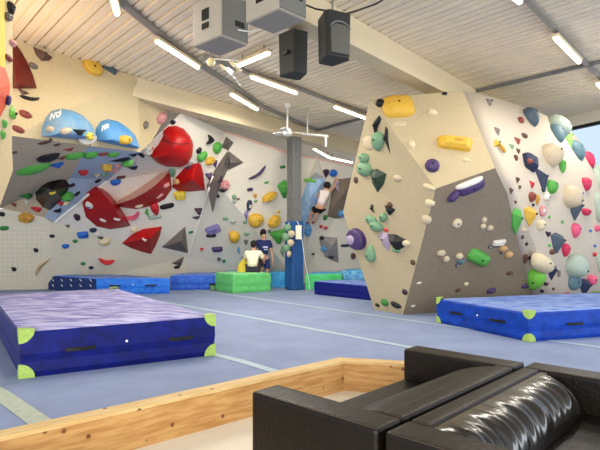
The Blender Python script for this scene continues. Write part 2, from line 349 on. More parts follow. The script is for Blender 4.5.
# ------------------------------------------------------------------ crash mats
def crash_mat(corners, h, mt, ms, label, patches=(0, 1, 2, 3), handles=((0, 1),), z0=.005, group='blue crash mats', pz=.11, seams=True):
    """corners: floor points counter-clockwise; a soft block with stitched corner patches and handles"""
    cs = [Vector((c.x, c.y, 0)) for c in corners]; cen = sum(cs, Vector())/4
    r = root('crash_mat', (cen.x, cen.y, z0), label, 'crash mat', group)
    bm = bmesh.new(); loc = [c-cen for c in cs]
    ar = sum(loc[i].x*loc[(i+1) % 4].y-loc[(i+1) % 4].x*loc[i].y for i in range(4))
    if ar < 0: raise ValueError('mat corners clockwise '+label)
    N = 10
    def bil(s, t): return loc[0]*(1-s)*(1-t)+loc[1]*s*(1-t)+loc[2]*s*t+loc[3]*(1-s)*t
    top = {}; bot = {}
    rnd = random.Random(len(label))
    for i in range(N+1):
        for j in range(N+1):
            p = bil(i/N, j/N); e = min(i, j, N-i, N-j)
            top[i, j] = bm.verts.new((p.x, p.y, h-(.018 if e == 0 else 0)+(rnd.uniform(-.012, .012) if e > 0 else 0)))
    bor = [(i, 0) for i in range(N)]+[(N, j) for j in range(N)]+[(i, N) for i in range(N, 0, -1)]+[(0, j) for j in range(N, 0, -1)]
    for i in range(N):
        for j in range(N):
            f = bm.faces.new((top[i, j], top[i+1, j], top[i+1, j+1], top[i, j+1])); f.material_index = 0
    prev = [top[k] for k in bor]
    for zz, off in ((h*.9, .02), (h*.5, .028), (h*.33, .012), (h*.12, .02), (0, 0)):
        cur = []
        for k in bor:
            p = bil(k[0]/N, k[1]/N); q = p+p.normalized()*off; cur.append(bm.verts.new((q.x, q.y, zz)))
        for a in range(len(bor)):
            b = (a+1) % len(bor); f = bm.faces.new((prev[a], cur[a], cur[b], prev[b])); f.material_index = 1
        prev = cur
    bm.faces.new(prev)
    me = bpy.data.meshes.new('cover'); bmesh.ops.recalc_face_normals(bm, faces=bm.faces); bm.to_mesh(me); bm.free(); me.materials.append(mt); me.materials.append(ms)
    for p in me.polygons: p.use_smooth = p.material_index == 0
    o = link(bpy.data.objects.new('cover', me)); o.parent = r
    for ci in patches:                                     # green quarter-round patches wrapped on the corners
        c = loc[ci]; d1 = (loc[(ci+1) % 4]-c).normalized(); d2 = (loc[(ci-1) % 4]-c).normalized(); out = -(d1+d2).normalized()*.030
        for top_ in (True, False):
            bm = bmesh.new(); R = pz; K = 6
            zc = h+.012 if top_ else .0; sg = -1 if top_ else 1
            base = c+out; o0 = bm.verts.new((base.x, base.y, zc))
            for dd in (d1, d2):
                arc = [bm.verts.new((base+dd*R*math.cos(a*math.pi/2/K)).to_tuple()[:2]+(zc+sg*R*math.sin(a*math.pi/2/K),)) for a in range(K+1)]
                for a in range(K): bm.faces.new((o0, arc[a], arc[a+1]))
            if top_:
                arc = [bm.verts.new((base+d1*R*math.cos(a*math.pi/2/K)+d2*R*math.sin(a*math.pi/2/K)).to_tuple()[:2]+(zc,)) for a in range(K+1)]
                for a in range(K): bm.faces.new((o0, arc[a], arc[a+1]))
            bmesh.ops.remove_doubles(bm, verts=bm.verts, dist=.0005)
            mesh_obj('corner_patch', bm, M_patch).parent = r
    for (i0, t) in handles:                                # webbing handle
        a, b = loc[i0], loc[(i0+1) % 4]; d = (b-a).normalized(); nrm = Vector((d.y, -d.x, 0)); L = (b-a).length
        for tt in (t if isinstance(t, tuple) else (.25, .75)):
            bm = bmesh.new(); c = a+d*L*tt+nrm*.034+Vector((0, 0, h*.52)); w = .15
            for k in range(8):
                s0, s1 = -w+2*w*k/8, -w+2*w*(k+1)/8; b0, b1 = .02*math.sin(math.pi*k/8), .02*math.sin(math.pi*(k+1)/8)
                q = [c+d*s0+nrm*b0, c+d*s1+nrm*b1]
                add_prism(bm, [q[0]-Vector((0, 0, .02)), q[1]-Vector((0, 0, .02)), q[1]-Vector((0, 0, .02))+nrm*.006, q[0]-Vector((0, 0, .02))+nrm*.006],
                          [q[0]+Vector((0, 0, .02)), q[1]+Vector((0, 0, .02)), q[1]+Vector((0, 0, .02))+nrm*.006, q[0]+Vector((0, 0, .02))+nrm*.006])
            mesh_obj('handle', bm, M_black).parent = r
        bm = bmesh.new(); c = a+d*L*.5+nrm*.03+Vector((0, 0, h*.58)); add_tube(bm, c-nrm*.01, c+nrm*.006, .014, 10); mesh_obj('eyelet', bm, M_white).parent = r
    return r
def end_shade(r, a, b_, h, m):  # thin navy sheet that puts the shade on the mat's end into colour
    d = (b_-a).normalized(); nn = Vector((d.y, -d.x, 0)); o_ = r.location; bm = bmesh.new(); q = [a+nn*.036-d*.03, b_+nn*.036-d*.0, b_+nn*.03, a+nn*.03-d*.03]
    add_prism(bm, [Vector((p.x-o_.x, p.y-o_.y, .0)) for p in q], [Vector((p.x-o_.x, p.y-o_.y, h*.93)) for p in q]); e_ = mesh_obj('end_shade', bm, m); e_.parent = r; e_['label'] = 'shade on the mat end painted navy, with white dashes'
    bm = bmesh.new(); L = (b_-a).length
    for i in range(5):
        for j in range(2):
            c = a+d*L*(.1+.2*i)+nn*.04+Vector((-o_.x, -o_.y, h*(.3+.35*j+.05*i))); s = (d-Vector((0, 0, .6))).normalized()*.05; t = Vector((0, 0, .012))
            q = [c-s-t, c+s-t, c+s+t, c-s+t]; add_prism(bm, q, [x+nn*.004 for x in q])
    w_ = mesh_obj('white_marks', bm, M_white); w_.parent = e_; w_['kind'] = 'stuff'
# big mat at the left front
a0, a1 = F(21, 379), F(213.4, 355.5); dv = Vector((-.56, .83, 0))*4.6
crash_mat([a0, a1, a1+dv, a0+dv], .50, M_matA, M_matS, 'large chalky violet-blue crash mat at the front left with pale green corner patches', handles=((0, (.27, .80)),), pz=.15)
# mat in front of the boulder
b0, b1 = F(438, 322.5), F(529, 342); b2 = b1+Vector((.95, .30, 0))*3.6; b3 = b0+Vector((.95, .30, 0))*3.6
crash_mat([b0, b1, b2, b3], .43, M_matT2, M_matB, 'royal blue crash mat with pale top, before the grey face of the boulder', handles=((0, (.25, .72)), (1, (.22, .6))), pz=.12)
# mats along the left wall
c0, c1 = F(50, 289.5), F(97, 294.2); c2 = F(169, 293.7)
crash_mat([c0, c1, c2, c2+(c0-c1)*1.0], .43, M_matT2, M_matBR, 'bright blue crash mat with darker end lying before the white-dotted wall', patches=(), handles=((1, (.25, .75)),), group='crash mats along the wall'); matC = bpy.data.objects['crash_mat.002']
end_shade(matC, c0, c1, .43, mat('mat_end_shade', (20, 48, 110), .55, noise=.2, scale=6))
crash_mat([F(171, 290.3), F(218, 289.4), F(218, 289.4)+Vector((.1, 1.1, 0)), F(171, 290.3)+Vector((.1, 1.1, 0))], .44, M_matT2, mat('mat_side_mid', (24, 76, 186), .5, rgb2=(50, 110, 210), scale=7, bump=.5, bscale=7),
          'blue crash mat between the bright blue mat and the green block', patches=(), handles=(), group='crash mats along the wall')
crash_mat([F(219, 287.6), F(285, 287.6), F(285, 287.6)+Vector((.1, .7, 0)), F(219, 287.6)+Vector((.1, .7, 0))], .47, M_mcyan, mat('mat_side_sky', (30, 140, 216), .5, rgb2=(70, 180, 230), scale=7, bump=.5, bscale=7),
          'sky blue crash mat behind the two people, left of the pillar', patches=(), handles=(), group='crash mats along the wall')
crash_mat([F(306, 290), F(341, 288.5), F(341, 288.5)+Vector((.2, 1.0, 0)), F(306, 290)+Vector((.2, 1.0, 0))], .46, M_mcyan, mat('mat_side_lime', (70, 206, 96), .5, rgb2=(110, 220, 150), scale=3),
          'lime green crash mat just right of the pillar', patches=(), handles=(), group='crash mats along the wall')
crash_mat([F(342, 287.6), F(385, 287.6), F(385, 287.6)+Vector((.2, .9, 0)), F(342, 287.6)+Vector((.2, .9, 0))], .52, M_mcyan, mat('mat_side_pattern', (40, 130, 220), .5, rgb2=(150, 220, 240), scale=14),
          'mottled pale and mid blue crash mat behind the navy mat', patches=(), handles=(), group='crash mats along the wall')
g0, g1 = F(315, 294.3), F(373, 300.8)
crash_mat([g0, g1, g1+Vector((.9, 1.0, 0)), g0+Vector((.5, .55, 0))], .36, M_matT2, M_matN, 'navy blue crash mat between the pillar and the boulder', patches=(), handles=(), group='crash mats along the wall')
# green block
n0, nl, nr = F(233, 293.6), F(216, 290.6), F(270, 291.2); nb = nl+(nr-n0)*.96
crash_mat([nl, n0, nr, nb], .53, mat('mat_green_pale', (150, 224, 160), .5), M_mgreen, 'green foam block on which the person in a cream shirt sits', patches=(), handles=(), group='crash mats along the wall')

# ------------------------------------------------------------------ pillar
pl = root('steel_pillar', (-.17, 15.2, 0), 'grey steel pillar wrapped in blue padding up to head height', 'pillar'); pl['kind'] = 'thing'
pr = math.radians(38)
bm = bmesh.new(); add_box(bm, (0, 0, 3.2), (.31, .31, 2.5), pr); bevel(bm, .02); mesh_obj('shaft', bm, M_steel).parent = pl
bm = bmesh.new(); add_box(bm, (0, 0, 1.0), (.41, .41, 2.0), pr); bevel(bm, .05, 4); mesh_obj('padding', bm, M_padb).parent = pl
bm = bmesh.new(); add_box(bm, (.13, -.33, 1.67), (.17, .02, .40)); bevel(bm, .004, 1); mesh_obj('paper_notice', bm, mat('paper', (226, 226, 206), .7)).parent = pl
bm = bmesh.new(); q = [(.08, -.34, 2.0), (.13, -.345, 1.9), (.24, -.34, 1.4), (.30, -.33, .9), (.42, -.32, .3), (.46, -.3, .02)]
for i in range(len(q)-1): add_tube(bm, q[i], q[i+1], .009, 6)
mesh_obj('strap', bm, M_white).parent = pl

# ------------------------------------------------------------------ volumes
def pplane(u, v, pt, n, h=0.0):
    d = ray(u, v); q = pt+n*h; return CAM+d*((q-CAM).dot(n)/d.dot(n))
def volume(name, outline, apexes, h, m, label, cat, smooth=False, rings=8, power=.5, plane_uv=None, group=None, reg=True, dens=0, lift=.01, bounds=None):
    """solid built on the wall: outline rises to an apex (facets) or to a rounded dome"""
    uu = plane_uv or (sum(p[0] for p in outline)/len(outline), sum(p[1] for p in outline)/len(outline))
    pt, n = hit(*uu)
    base = [pplane(u, v, pt, n) for u, v in outline]
    if dens:
        b2 = []
        for i in range(len(base)):
            a, b = base[i], base[(i+1) % len(base)]
            for k in range(dens): b2.append(a.lerp(b, k/dens))
        base = b2
    ap = pplane(*apexes, pt, n, h)
    bm = bmesh.new(); cur = [bm.verts.new(p-n*.04) for p in base]; low = cur
    up = [bm.verts.new(p+n*lift) for p in base]
    N = len(base)
    for i in range(N): bm.faces.new((cur[i], cur[(i+1) % N], up[(i+1) % N], up[i]))
    apf = ap-n*h
    if smooth:
        prev = up
        for r in range(1, rings):
            t = r/rings; z = h*(1-(1-t)**2)**power; ss = 1-t
            nw = [bm.verts.new(apf.lerp(base[i], ss)+n*(z+lift*(1-t))) for i in range(N)]
            for i in range(N): bm.faces.new((prev[i], prev[(i+1) % N], nw[(i+1) % N], nw[i]))
            prev = nw
        top = bm.verts.new(apf+n*h)
        for i in range(N): bm.faces.new((prev[i], prev[(i+1) % N], top))
    else:
        top = bm.verts.new(ap)
        for i in range(N): bm.faces.new((up[i], up[(i+1) % N], top))
    bm.faces.new(low[::-1])
    bmesh.ops.recalc_face_normals(bm, faces=bm.faces)
    bm.verts.index_update(); V = [v.co.copy() for v in bm.verts]; PL = [[v.index for v in f.verts] for f in bm.faces]
    org = pt.copy()
    for v in bm.verts: v.co -= org
    o = mesh_obj(name, bm, m, smooth=smooth); o.location = org
    if smooth:
        for p in o.data.polygons: p.use_smooth = True
        try: o.data.set_sharp_from_angle(angle=math.radians(50))
        except Exception: pass
    if label: tag(o, label, cat, group)
    if reg: BV.append(BVHTree.FromPolygons(V, PL))
    return o
def arc_pts(cx, cy, rx, ry, a0, a1, n, rot=0):
    out = []
    for i in range(n+1):
        a = math.radians(a0+(a1-a0)*i/n); x, y = rx*math.cos(a), -ry*math.sin(a); c, s = math.cos(math.radians(rot)), math.sin(math.radians(rot))
        out.append((cx+x*c+y*s, cy-x*s+y*c))
    return out
VG = 'big red wall volumes'
def ridge_volume(upper, ridge, lower, h, label, group, m2):
    pt, n_ = hit(*lower[len(lower)//2]); N_ = len(upper); bm = bmesh.new()
    U = [pplane(*p, pt, n_) for p in upper]; L__ = [pplane(*p, pt, n_) for p in lower]; R_ = []
    for i, p in enumerate(ridge): R_.append(pplane(*p, pt, n_, .03+h*math.sin(math.pi*i/(N_-1))**.7))
    vu = [bm.verts.new(p-n_*.04) for p in U]; vr = [bm.verts.new(p) for p in R_]; vl = [bm.verts.new(p-n_*.04) for p in L__]
    for i in range(N_-1):
        f = bm.faces.new((vu[i], vu[i+1], vr[i+1], vr[i])); f.material_index = 1
        bm.faces.new((vr[i], vr[i+1], vl[i+1], vl[i])); bm.faces.new((vl[i], vl[i+1], vu[i+1], vu[i]))
    bm.faces.new((vu[0], vr[0], vl[0])); bm.faces.new((vu[-1], vl[-1], vr[-1]))
    bmesh.ops.recalc_face_normals(bm, faces=bm.faces); bmesh.ops.triangulate(bm, faces=bm.faces)
    bm.verts.index_update(); V = [v.co.copy() for v in bm.verts]; PL = [[v.index for v in f.verts] for f in bm.faces]
    for v in bm.verts: v.co -= pt
    o = mesh_obj('wall_volume', bm, M_red, mats=[M_red, m2]); o.location = pt; tag(o, label, 'wall volume', group)
    for p in o.data.polygons: p.use_smooth = p.material_index == 0
    o.data.set_sharp_from_angle(angle=math.radians(50))
    BV.append(BVHTree.FromPolygons(V, PL)); return o
# blue domes
volume('wall_volume', [(41, 136), (42, 128), (46, 118), (53, 111), (62, 108.5), (71, 110), (80, 114), (87, 121), (92, 129), (94.5, 141.5), (80, 139.5), (60, 138)], (66, 130), .34, M_dome,
       'pale blue half dome volume carrying four small holds, left of its twin', 'wall volume', True, rings=8, dens=2, group='blue half domes')
volume('wall_volume', [(95.5, 140), (96, 128), (101, 121), (108, 119), (117, 121), (126, 127), (133, 135), (138, 148.5), (125, 147), (110, 144)], (113, 139), .32, M_domeD,
       'blue half dome volume carrying one cream-yellow hold', 'wall volume', True, rings=8, dens=2, group='blue half domes')
# red volumes
r1 = volume('wall_volume', [(149, 155), (158, 145), (163, 136), (163, 131), (168, 126.5), (176, 125.5), (184, 129), (190, 136), (193, 144), (192, 155), (187, 163), (178, 167), (167, 166.5), (157, 163)], (174, 149), .5, M_red,
       'large round red dome volume with a seam, highest on the beige face', 'wall volume', True, rings=8, dens=2, power=.75, group=VG)
ridge_volume([(112.5, 205), (121, 199.5), (131, 194), (141, 187.5), (151, 180.5), (160, 173.5), (167, 170.5)],
             [(112.7, 205.3), (122, 202.5), (133, 199), (145, 192.5), (155, 185.5), (164, 177), (169.5, 171)],
             [(113, 206), (124, 209), (138, 211), (153, 207.5), (166, 201), (173, 191), (171, 173)], .5, 'long crescent shaped red volume with chalked upper side, below the red dome', VG, M_redT)
volume('wall_volume', [(172, 187), (176, 177), (184, 168), (193, 162), (199.5, 160), (203, 172), (205, 190), (190, 191.5), (178, 191)], (192, 180), .42, M_red,
       'fan shaped red volume at the right edge of the beige face', 'wall volume', False, group=VG)
ridge_volume([(97, 187), (103, 189.5), (110, 195), (116, 202), (122, 210), (127, 218), (131, 225.5)],
             [(95.5, 187), (101, 191), (107, 197.5), (112, 205), (117, 213), (122, 220), (130, 226)],
             [(93, 187.5), (84, 194), (80.5, 206), (84, 219), (95, 228.5), (109, 231.5), (128, 227.5)], .5, 'red half disc volume at the left, bearing a white and blue dot', VG, M_red)
volume('wall_volume', [(122, 243), (131, 235), (143, 229), (162, 226.5), (160, 235), (156, 245), (151, 254), (143, 252), (131, 248)], (150, 238), .38, M_red,
       'lowest of the big red volumes, a rounded triangle', 'wall volume', False, group=VG)
volume('wall_volume', [(12.5, 40), (20, 50), (27, 62), (33, 76), (36.5, 88.5), (13, 88.5)], (16, 82), .45, M_redD,
       'dark red sail shaped volume high on the left edge', 'wall volume', False, plane_uv=(24, 80), group=VG)
volume('wall_volume', [(-12, 62), (0, 60), (5, 70), (9.5, 84), (8, 100), (0, 116), (-12, 116)], (-4, 90), .2, mat('volume_orange', (236, 92, 62), .4, noise=.15), 'orange-red volume on the near wall at the left edge of view', 'wall volume', False, plane_uv=(3, 90))
volume('wall_volume', [(-20, -20), (3.5, -20), (4.5, 60), (1, 112), (-20, 118)], (-8, 30), .12, mat('volume_yellow', (240, 206, 70), .4, noise=.1), 'tall yellow volume cut by the left edge of view', 'wall volume', False, plane_uv=(1, 30))
# black faceted volume in the roof
volume('wall_volume', [(35, 183), (42, 175), (52, 172.5), (64, 176), (70, 186), (64, 198), (50, 210), (43, 207), (36, 199)], (52, 190), .5, mat('volume_black', (14, 18, 15), .32, spec=.3),
       'glossy black faceted volume under the overhang with a yellow dot', 'wall volume', False)
# grey pyramids
GV = 'grey pyramid volumes'
volume('wall_volume', [(162, 247), (185, 226.5), (188, 253)], (181, 241), .35, M_vgrey, 'grey triangular pyramid beside the lowest red volume', 'wall volume', group=GV)
volume('wall_volume', [(171.5, 263), (184, 256.5), (181, 266)], (179, 262), .2, M_vgrey, 'small grey shard below the triangular pyramid', 'wall volume', group=GV)
volume('wall_volume', [(226, 136.5), (233.5, 142.5), (228.2, 150.5), (221.5, 147)], (228, 143), .3, M_vgrey, 'little grey pyramid above the two-winged grey volume', 'wall volume', group=GV)
volume('wall_volume', [(228.5, 151), (243.5, 162.5), (227.5, 170.5)], (230, 163), .3, M_vgrey, 'grey triangular wing volume pointing right', 'wall volume', group=GV)
volume('wall_volume', [(228, 151.5), (227, 170.5), (218, 190), (213, 212.5), (207.5, 186), (215, 170)], (218, 180), .4, M_vgrey, 'long grey spike volume hanging down to a point', 'wall volume', group=GV)
volume('wall_volume', [(334.5, 179.5), (352.7, 177.5), (353, 190), (343.5, 220.5), (327, 216.5)], (342, 195), .35, mat('volume_taupe', (136, 120, 106), .65, noise=.2), 'tall taupe grey volume right of the climber', 'wall volume', group=GV)
volume('wall_volume', [(317, 236), (337, 237.5), (338.5, 263), (325, 257)], (333, 245), .4, mat('volume_taupe2', (164, 158, 158), .65, noise=.2), 'light grey kite volume below the climber', 'wall volume', group=GV)
volume('wall_volume', [(317, 155), (325.5, 178.5), (308, 179)], (316, 172), .3, M_plyc, 'white cone shaped volume atop the pale blue wall volume', 'wall volume')
volume('wall_volume', [(308, 179), (325, 178.5), (319, 205), (308, 226), (300, 226), (301, 200)], (311, 196), .35, mat('volume_paleblue', (136, 178, 226), .5, scale=6, rgb2=(176, 208, 236)), 'pale blue angular volume right of the pillar top', 'wall volume')

# seam groove on the red dome and rims
def ribbon3(name, uvs, r, m, parent=None, out=.015):
    bm = bmesh.new(); pts = []
    for u, v in uvs:
        h = hit(u, v)
        if h: pts.append(h[0]+h[1]*out)
    for i in range(len(pts)-1): add_tube(bm, pts[i], pts[i+1], r, 6)
    o = mesh_obj(name, bm, m)
    if parent: o.parent = parent; o.matrix_parent_inverse = parent_matrix(parent).inverted()
    return o
ribbon3('seam', [(163, 140), (168, 142), (174, 143.5), (181, 144.2), (188, 143.5), (192, 141)], .02, M_redD, r1, 0)
dm1, dm2 = [o for o in bpy.data.objects if o.get('group') == 'blue half domes'][:2]
M_ink = mat('white_ink', (232, 240, 244), .6)
for dmo, strokes in ((dm1, [[(50.5, 120), (52, 114), (54, 119), (55.5, 113)], [(57, 117.5), (56.5, 113.5), (59, 112.5), (59.8, 116), (57, 117.5)], [(60.8, 115), (60.5, 110.5)]]),
                     (dm2, [[(102.5, 131), (103, 126), (104.8, 130), (105.2, 125)], [(106.4, 128.5), (106.6, 124.5), (108.4, 124.6), (108, 128), (106.4, 128.5)]])):
    for st in strokes: ribbon3('lettering', st, .012, M_ink, dmo, .01)

M_edge = mat('edge_white', (240, 238, 228), .6)
def foldline(name, uvs, r): return struct(ribbon3(name, uvs, r, M_edge, None, .02))
foldline('trim_10', [(213.5, 176.5), (209, 190), (204, 206), (199, 222), (194, 238), (189, 254)], .03)
foldline('trim_11', [(107, 180.2), (99, 186.5), (88, 195), (76, 204.5), (66, 212.5), (56, 221)], .035)
# crescent ridge and a grid of white dashes on the lower wall
arcp = [(34.5, 276), (35.5, 270), (39, 264.5), (44, 260.5), (51, 257.5), (47, 262), (42, 267), (38.5, 272), (37, 276)]
volume('wall_volume', arcp, (40, 266), .10, M_plyw, 'beige crescent ridge low on the white-dotted wall', 'wall volume')
bm = bmesh.new()
for j in range(13):
    for i in range(-2, 11):
        u, v = i*4.9+(j % 2)*.4, 228+j*4.6
        if u > 47 or (u > 36 and v > 262): continue
        h_ = hit(u, v)
        if not h_: continue
        p, n = h_; s = Vector((1, 0, 0)); s = (s-n*s.dot(n)).normalized(); t_ = n.cross(s)
        q = [p+n*.003+s*a*.026+t_*b*.013 for a, b in ((-1, -1), (1, -1), (1, 1), (-1, 1))]
        add_prism(bm, q, [x+n*.004 for x in q])
wm = mesh_obj('white_dashes', bm, mat('dash_white', (246, 244, 232), .6))
wl = bpy.data.objects['wall_left_lower']; wm.parent = wl; wm['kind'] = 'stuff'

# ------------------------------------------------------------------ climbing holds
HC = dict(black=(30, 30, 34), white=(226, 222, 210), cream=(222, 208, 172), beige=(206, 190, 160), grey=(120, 112, 106), brown=(96, 66, 56), redbrown=(140, 70, 60), red=(196, 44, 52), crimson=(206, 54, 90),
          pink=(214, 150, 150), pinkhot=(226, 96, 130), green=(88, 170, 74), dgreen=(52, 130, 60), lime=(120, 200, 74), sage=(120, 160, 126), teal=(88, 118, 128), bottle=(46, 66, 50), pteal=(168, 184, 170), blue=(44, 104, 196), lblue=(96, 160, 216),
          navy=(42, 52, 80), purple=(76, 58, 104), lilac=(128, 120, 176), gold=(222, 178, 66), yellow=(236, 208, 70), ochre=(200, 150, 60), plum=(60, 38, 56), slate=(78, 92, 104), lavender=(176, 160, 184), orange=(206, 164, 110))
def hmat(c): return mat('hold_'+c, HC[c], .5, noise=.18, scale=30, bump=.1, bscale=60)
def outl(shape):
    if shape == 'blob': return [(math.cos(a)*(1+.08*math.sin(3*a+1)), math.sin(a)*(1+.07*math.cos(2*a))) for a in [i*math.tau/18 for i in range(18)]], 'r', (0, .1)
    if shape == 'ball': return [(math.cos(i*math.tau/18), math.sin(i*math.tau/18)) for i in range(18)], 'b', (0, 0)
    if shape == 'cup':  return [(math.cos(a), math.sin(a)*(1 if math.sin(a) > 0 else .92)) for a in [i*math.tau/20 for i in range(20)]], 'r', (.1, -.35)
    if shape == 'egg':  return [(math.cos(a)*(1+.28*math.sin(a))*.85, math.sin(a)) for a in [i*math.tau/20 for i in range(20)]], 'r', (0, .2)
    if shape == 'drop': return [(math.cos(a)*(1-.35*math.sin(a))*.85, math.sin(a)) for a in [i*math.tau/20 for i in range(20)]], 'r', (0, -.25)
    if shape == 'leaf': return [(math.cos(a), math.sin(a)*abs(math.sin(a))**.35) for a in [i*math.tau/20 for i in range(20)]], 'r', (0, 0)
    if shape == 'bar':
        pts = []
        for i in range(20):
            a = i*math.tau/20; c, s = math.cos(a), math.sin(a); pts.append((math.copysign(abs(c)**.5, c), math.copysign(abs(s)**.6, s)))
        return pts, 'r', (0, 0)
    if shape == 'wedge': return [(-1, .75), (-.2, 1), (1, .7), (.75, -.2), (.05, -1), (-.6, -.35)], 'f', (.1, .25)
    if shape == 'tri':   return [(-1, .9), (1, .55), (.9, .2), (.1, -1), (-.25, -.9), (-.95, .5)], 'f', (0, .1)
    if shape == 'shard': return [(-.55, .2), (.15, 1), (.6, .75), (.35, 0), (.55, -1), (0, -.35)], 'f', (.1, .1)
    if shape == 'slab':  return [(-1, .8), (-.7, 1), (.85, .8), (1, .5), (.8, -.9), (.6, -1), (-.85, -.75), (-1, -.5)], 't', (0, 0)
    if shape == 'cres':
        o = [(math.cos(a), .9*math.sin(a)) for a in [math.radians(d) for d in range(180, 361, 18)]]
        return [(x, y+.5) for x, y in o]+[(.6, .35), (.2, .1), (-.2, .1), (-.6, .35)], 'r', (0, -.15)
    if shape == 'poly':  return [(math.cos(a)*(1, .8, .95, .85, 1, .9, .8)[i], math.sin(a)*(1, .9, .8, 1, .85, .95, 1)[i]) for i, a in enumerate([k*math.tau/7 for k in range(7)])], 't', (.05, .1)
    raise ValueError(shape)
def solid(shape, sx, sy, d, kind_override=None):
    o, k, pk = outl(shape); k = kind_override or k; bm = bmesh.new(); N = len(o)
    rim = [bm.verts.new((x*sx, y*sy, -.03)) for x, y in o]; bot = rim
    if k in 'rb':
        prev = [bm.verts.new((x*sx, y*sy, 0)) for x, y in o]
        for i in range(N): bm.faces.new((bot[i], bot[(i+1) % N], prev[(i+1) % N], prev[i]))
        R = 5
        for r in range(1, R+1):
            t = r/(R+1); s = math.cos(t*math.pi/2); z = d*math.sin(t*math.pi/2)
            if k == 'b': s = math.sqrt(max(0, 1-(t*2-1)**2))*.9+.1*(1-t); z = d*1.3*t
            cx, cy = pk[0]*sx*(1-s), pk[1]*sy*(1-s)
            cur = [bm.verts.new((cx+x*sx*s, cy+y*sy*s, z)) for x, y in o]
            for i in range(N): bm.faces.new((prev[i], prev[(i+1) % N], cur[(i+1) % N], cur[i]))
            prev = cur
        bm.faces.new(prev)
    elif k == 't':
        for s, z in ((1, .0), (.92, .55*d), (.6, d)):
            cur = [bm.verts.new((x*sx*s+pk[0]*sx*(1-s), y*sy*s+pk[1]*sy*(1-s), z)) for x, y in o]
            for i in range(N): bm.faces.new((rim[i], rim[(i+1) % N], cur[(i+1) % N], cur[i]))
            rim = cur
        bm.faces.new(rim)
    else:
        cur = [bm.verts.new((x*sx, y*sy, d*.12)) for x, y in o]
        for i in range(N): bm.faces.new((rim[i], rim[(i+1) % N], cur[(i+1) % N], cur[i]))
        a = bm.verts.new((pk[0]*sx, pk[1]*sy, d)); 
        for i in range(N): bm.faces.new((cur[i], cur[(i+1) % N], a))
    bm.faces.new(bot[::-1])
    return bm, k
def frame_at(p, n, ang=0):
    s = Vector((1, 0, 0)); s = s-n*s.dot(n)
    s.normalize(); t = n.cross(s).normalized()
    if t.z < 0: s, t = s, -t; 
    if s.cross(t).dot(n) < 0: s = -s
    if s.x < 0: s, t = -s, -t
    m = Matrix((s, t, n)).transposed() @ Matrix.Rotation(math.radians(ang), 3, 'Z')
    return m.to_4x4(), s, t
def hold(u, v, w, h, shape, color, label, ang=0, d=None, extra=None, bolt=None, surf=None, group=None):
    hh = surf or hit(u, v)
    if not hh: print('NO WALL', u, v, label); return
    p, n = hh; Y = p.y; px = Y/FPX
    w *= 1.12; h *= 1.1
    if u > 500 or (u < 412 and u > 342 and v > 115): w *= 1.14; h *= 1.06
    M, s, t = frame_at(p, n, ang)
    cx = max(.62, abs(s.x)); sx, sy = w/2*px/cx, h/2*px/max(.62, abs(t.z)) if abs(ang) < 30 or abs(ang) > 150 else h/2*px
    if abs(ang) >= 30 and abs(ang) <= 150: sx, sy = w/2*px, h/2*px
    dd = d*px if d else min(w, h)*.55*px
    bm, k = solid(shape, sx, sy, dd)
    o = mesh_obj('climbing_hold', bm, hmat(color), smooth=(k in 'rb')); o.matrix_world = Matrix.Translation(p) @ M
    tag(o, label, 'climbing hold', group)
    if k in 'rb':
        try: o.data.set_sharp_from_angle(angle=math.radians(60))
        except Exception: pass
    _, _, pk = outl(shape)
    if (min(w, h) >= 7 if bolt is None else bolt):
        bm = bmesh.new(); zb = dd if k != 'b' else dd*1.15; add_tube(bm, (pk[0]*sx, pk[1]*sy, zb*.6), (pk[0]*sx, pk[1]*sy, zb+.004), .016 if min(w, h) < 12 else .02, 8)
        mesh_obj('bolt', bm, M_dark).parent = o
    if extra:                                            # second coloured piece: (dx,dy px, w,h, shape, colour, ang, name)
        for (dx, dy, w2, h2, s2, c2, a2, nm) in extra:
            bm, k2 = solid(s2, w2/2*px/cx, h2/2*px, min(w2, h2)*.4*px+(dd*.5 if nm in ('tail', 'lower_piece', 'pad', 'underside') else 0))
            e = mesh_obj(nm, bm, hmat(c2), smooth=(k2 in 'rb')); e.parent = o
            e.matrix_local = Matrix.Rotation(math.radians(-ang), 4, 'Z') @ Matrix.Translation((dx*px/cx, -dy*px, 0 if nm in ('tail', 'lower_piece', 'pad', 'underside') else dd*(.9 if k == 'b' else .72))) @ Matrix.Rotation(math.radians(a2), 4, 'Z')
            e['label'] = c2+' piece'
    return o
H = hold
# --- holds: photo column, row, width, height (pixels at their distance), shape, colour, label
# upper left face
H(42, 56, 11, 10, 'wedge', 'brown', 'brown wedge hold high on the cream wall beneath the deck ceiling', 0)
H(33, 66, 5, 6, 'blob', 'grey', 'small grey hold just right of the dark red sail volume')
H(92, 68, 12, 14, 'ball', 'gold', 'round yellow dish hold at the top of the cream wall', d=5)
H(110, 69.5, 9, 6, 'slab', 'slate', 'slate blue block hold beside the yellow dish hold')
H(30, 99, 11, 8, 'cres', 'black', 'black crescent hold left above the pale blue domes', 20)
H(23, 92, 7, 5, 'tri', 'brown', 'small dark hold directly beneath the red sail volume')
H(25, 114.5, 7, 7, 'blob', 'redbrown', 'red-brown knob between the black crescent hold and the grey overhang edge')
H(18, 129.5, 7, 6, 'blob', 'redbrown', 'red-brown knob just above the left end of the overhang edge')
H(145, 125, 6, 6, 'blob', 'grey', 'grey knob right of the twin blue domes')
H(161, 118, 8, 8, 'blob', 'pink', 'pale pink knob under the end of the far girder')
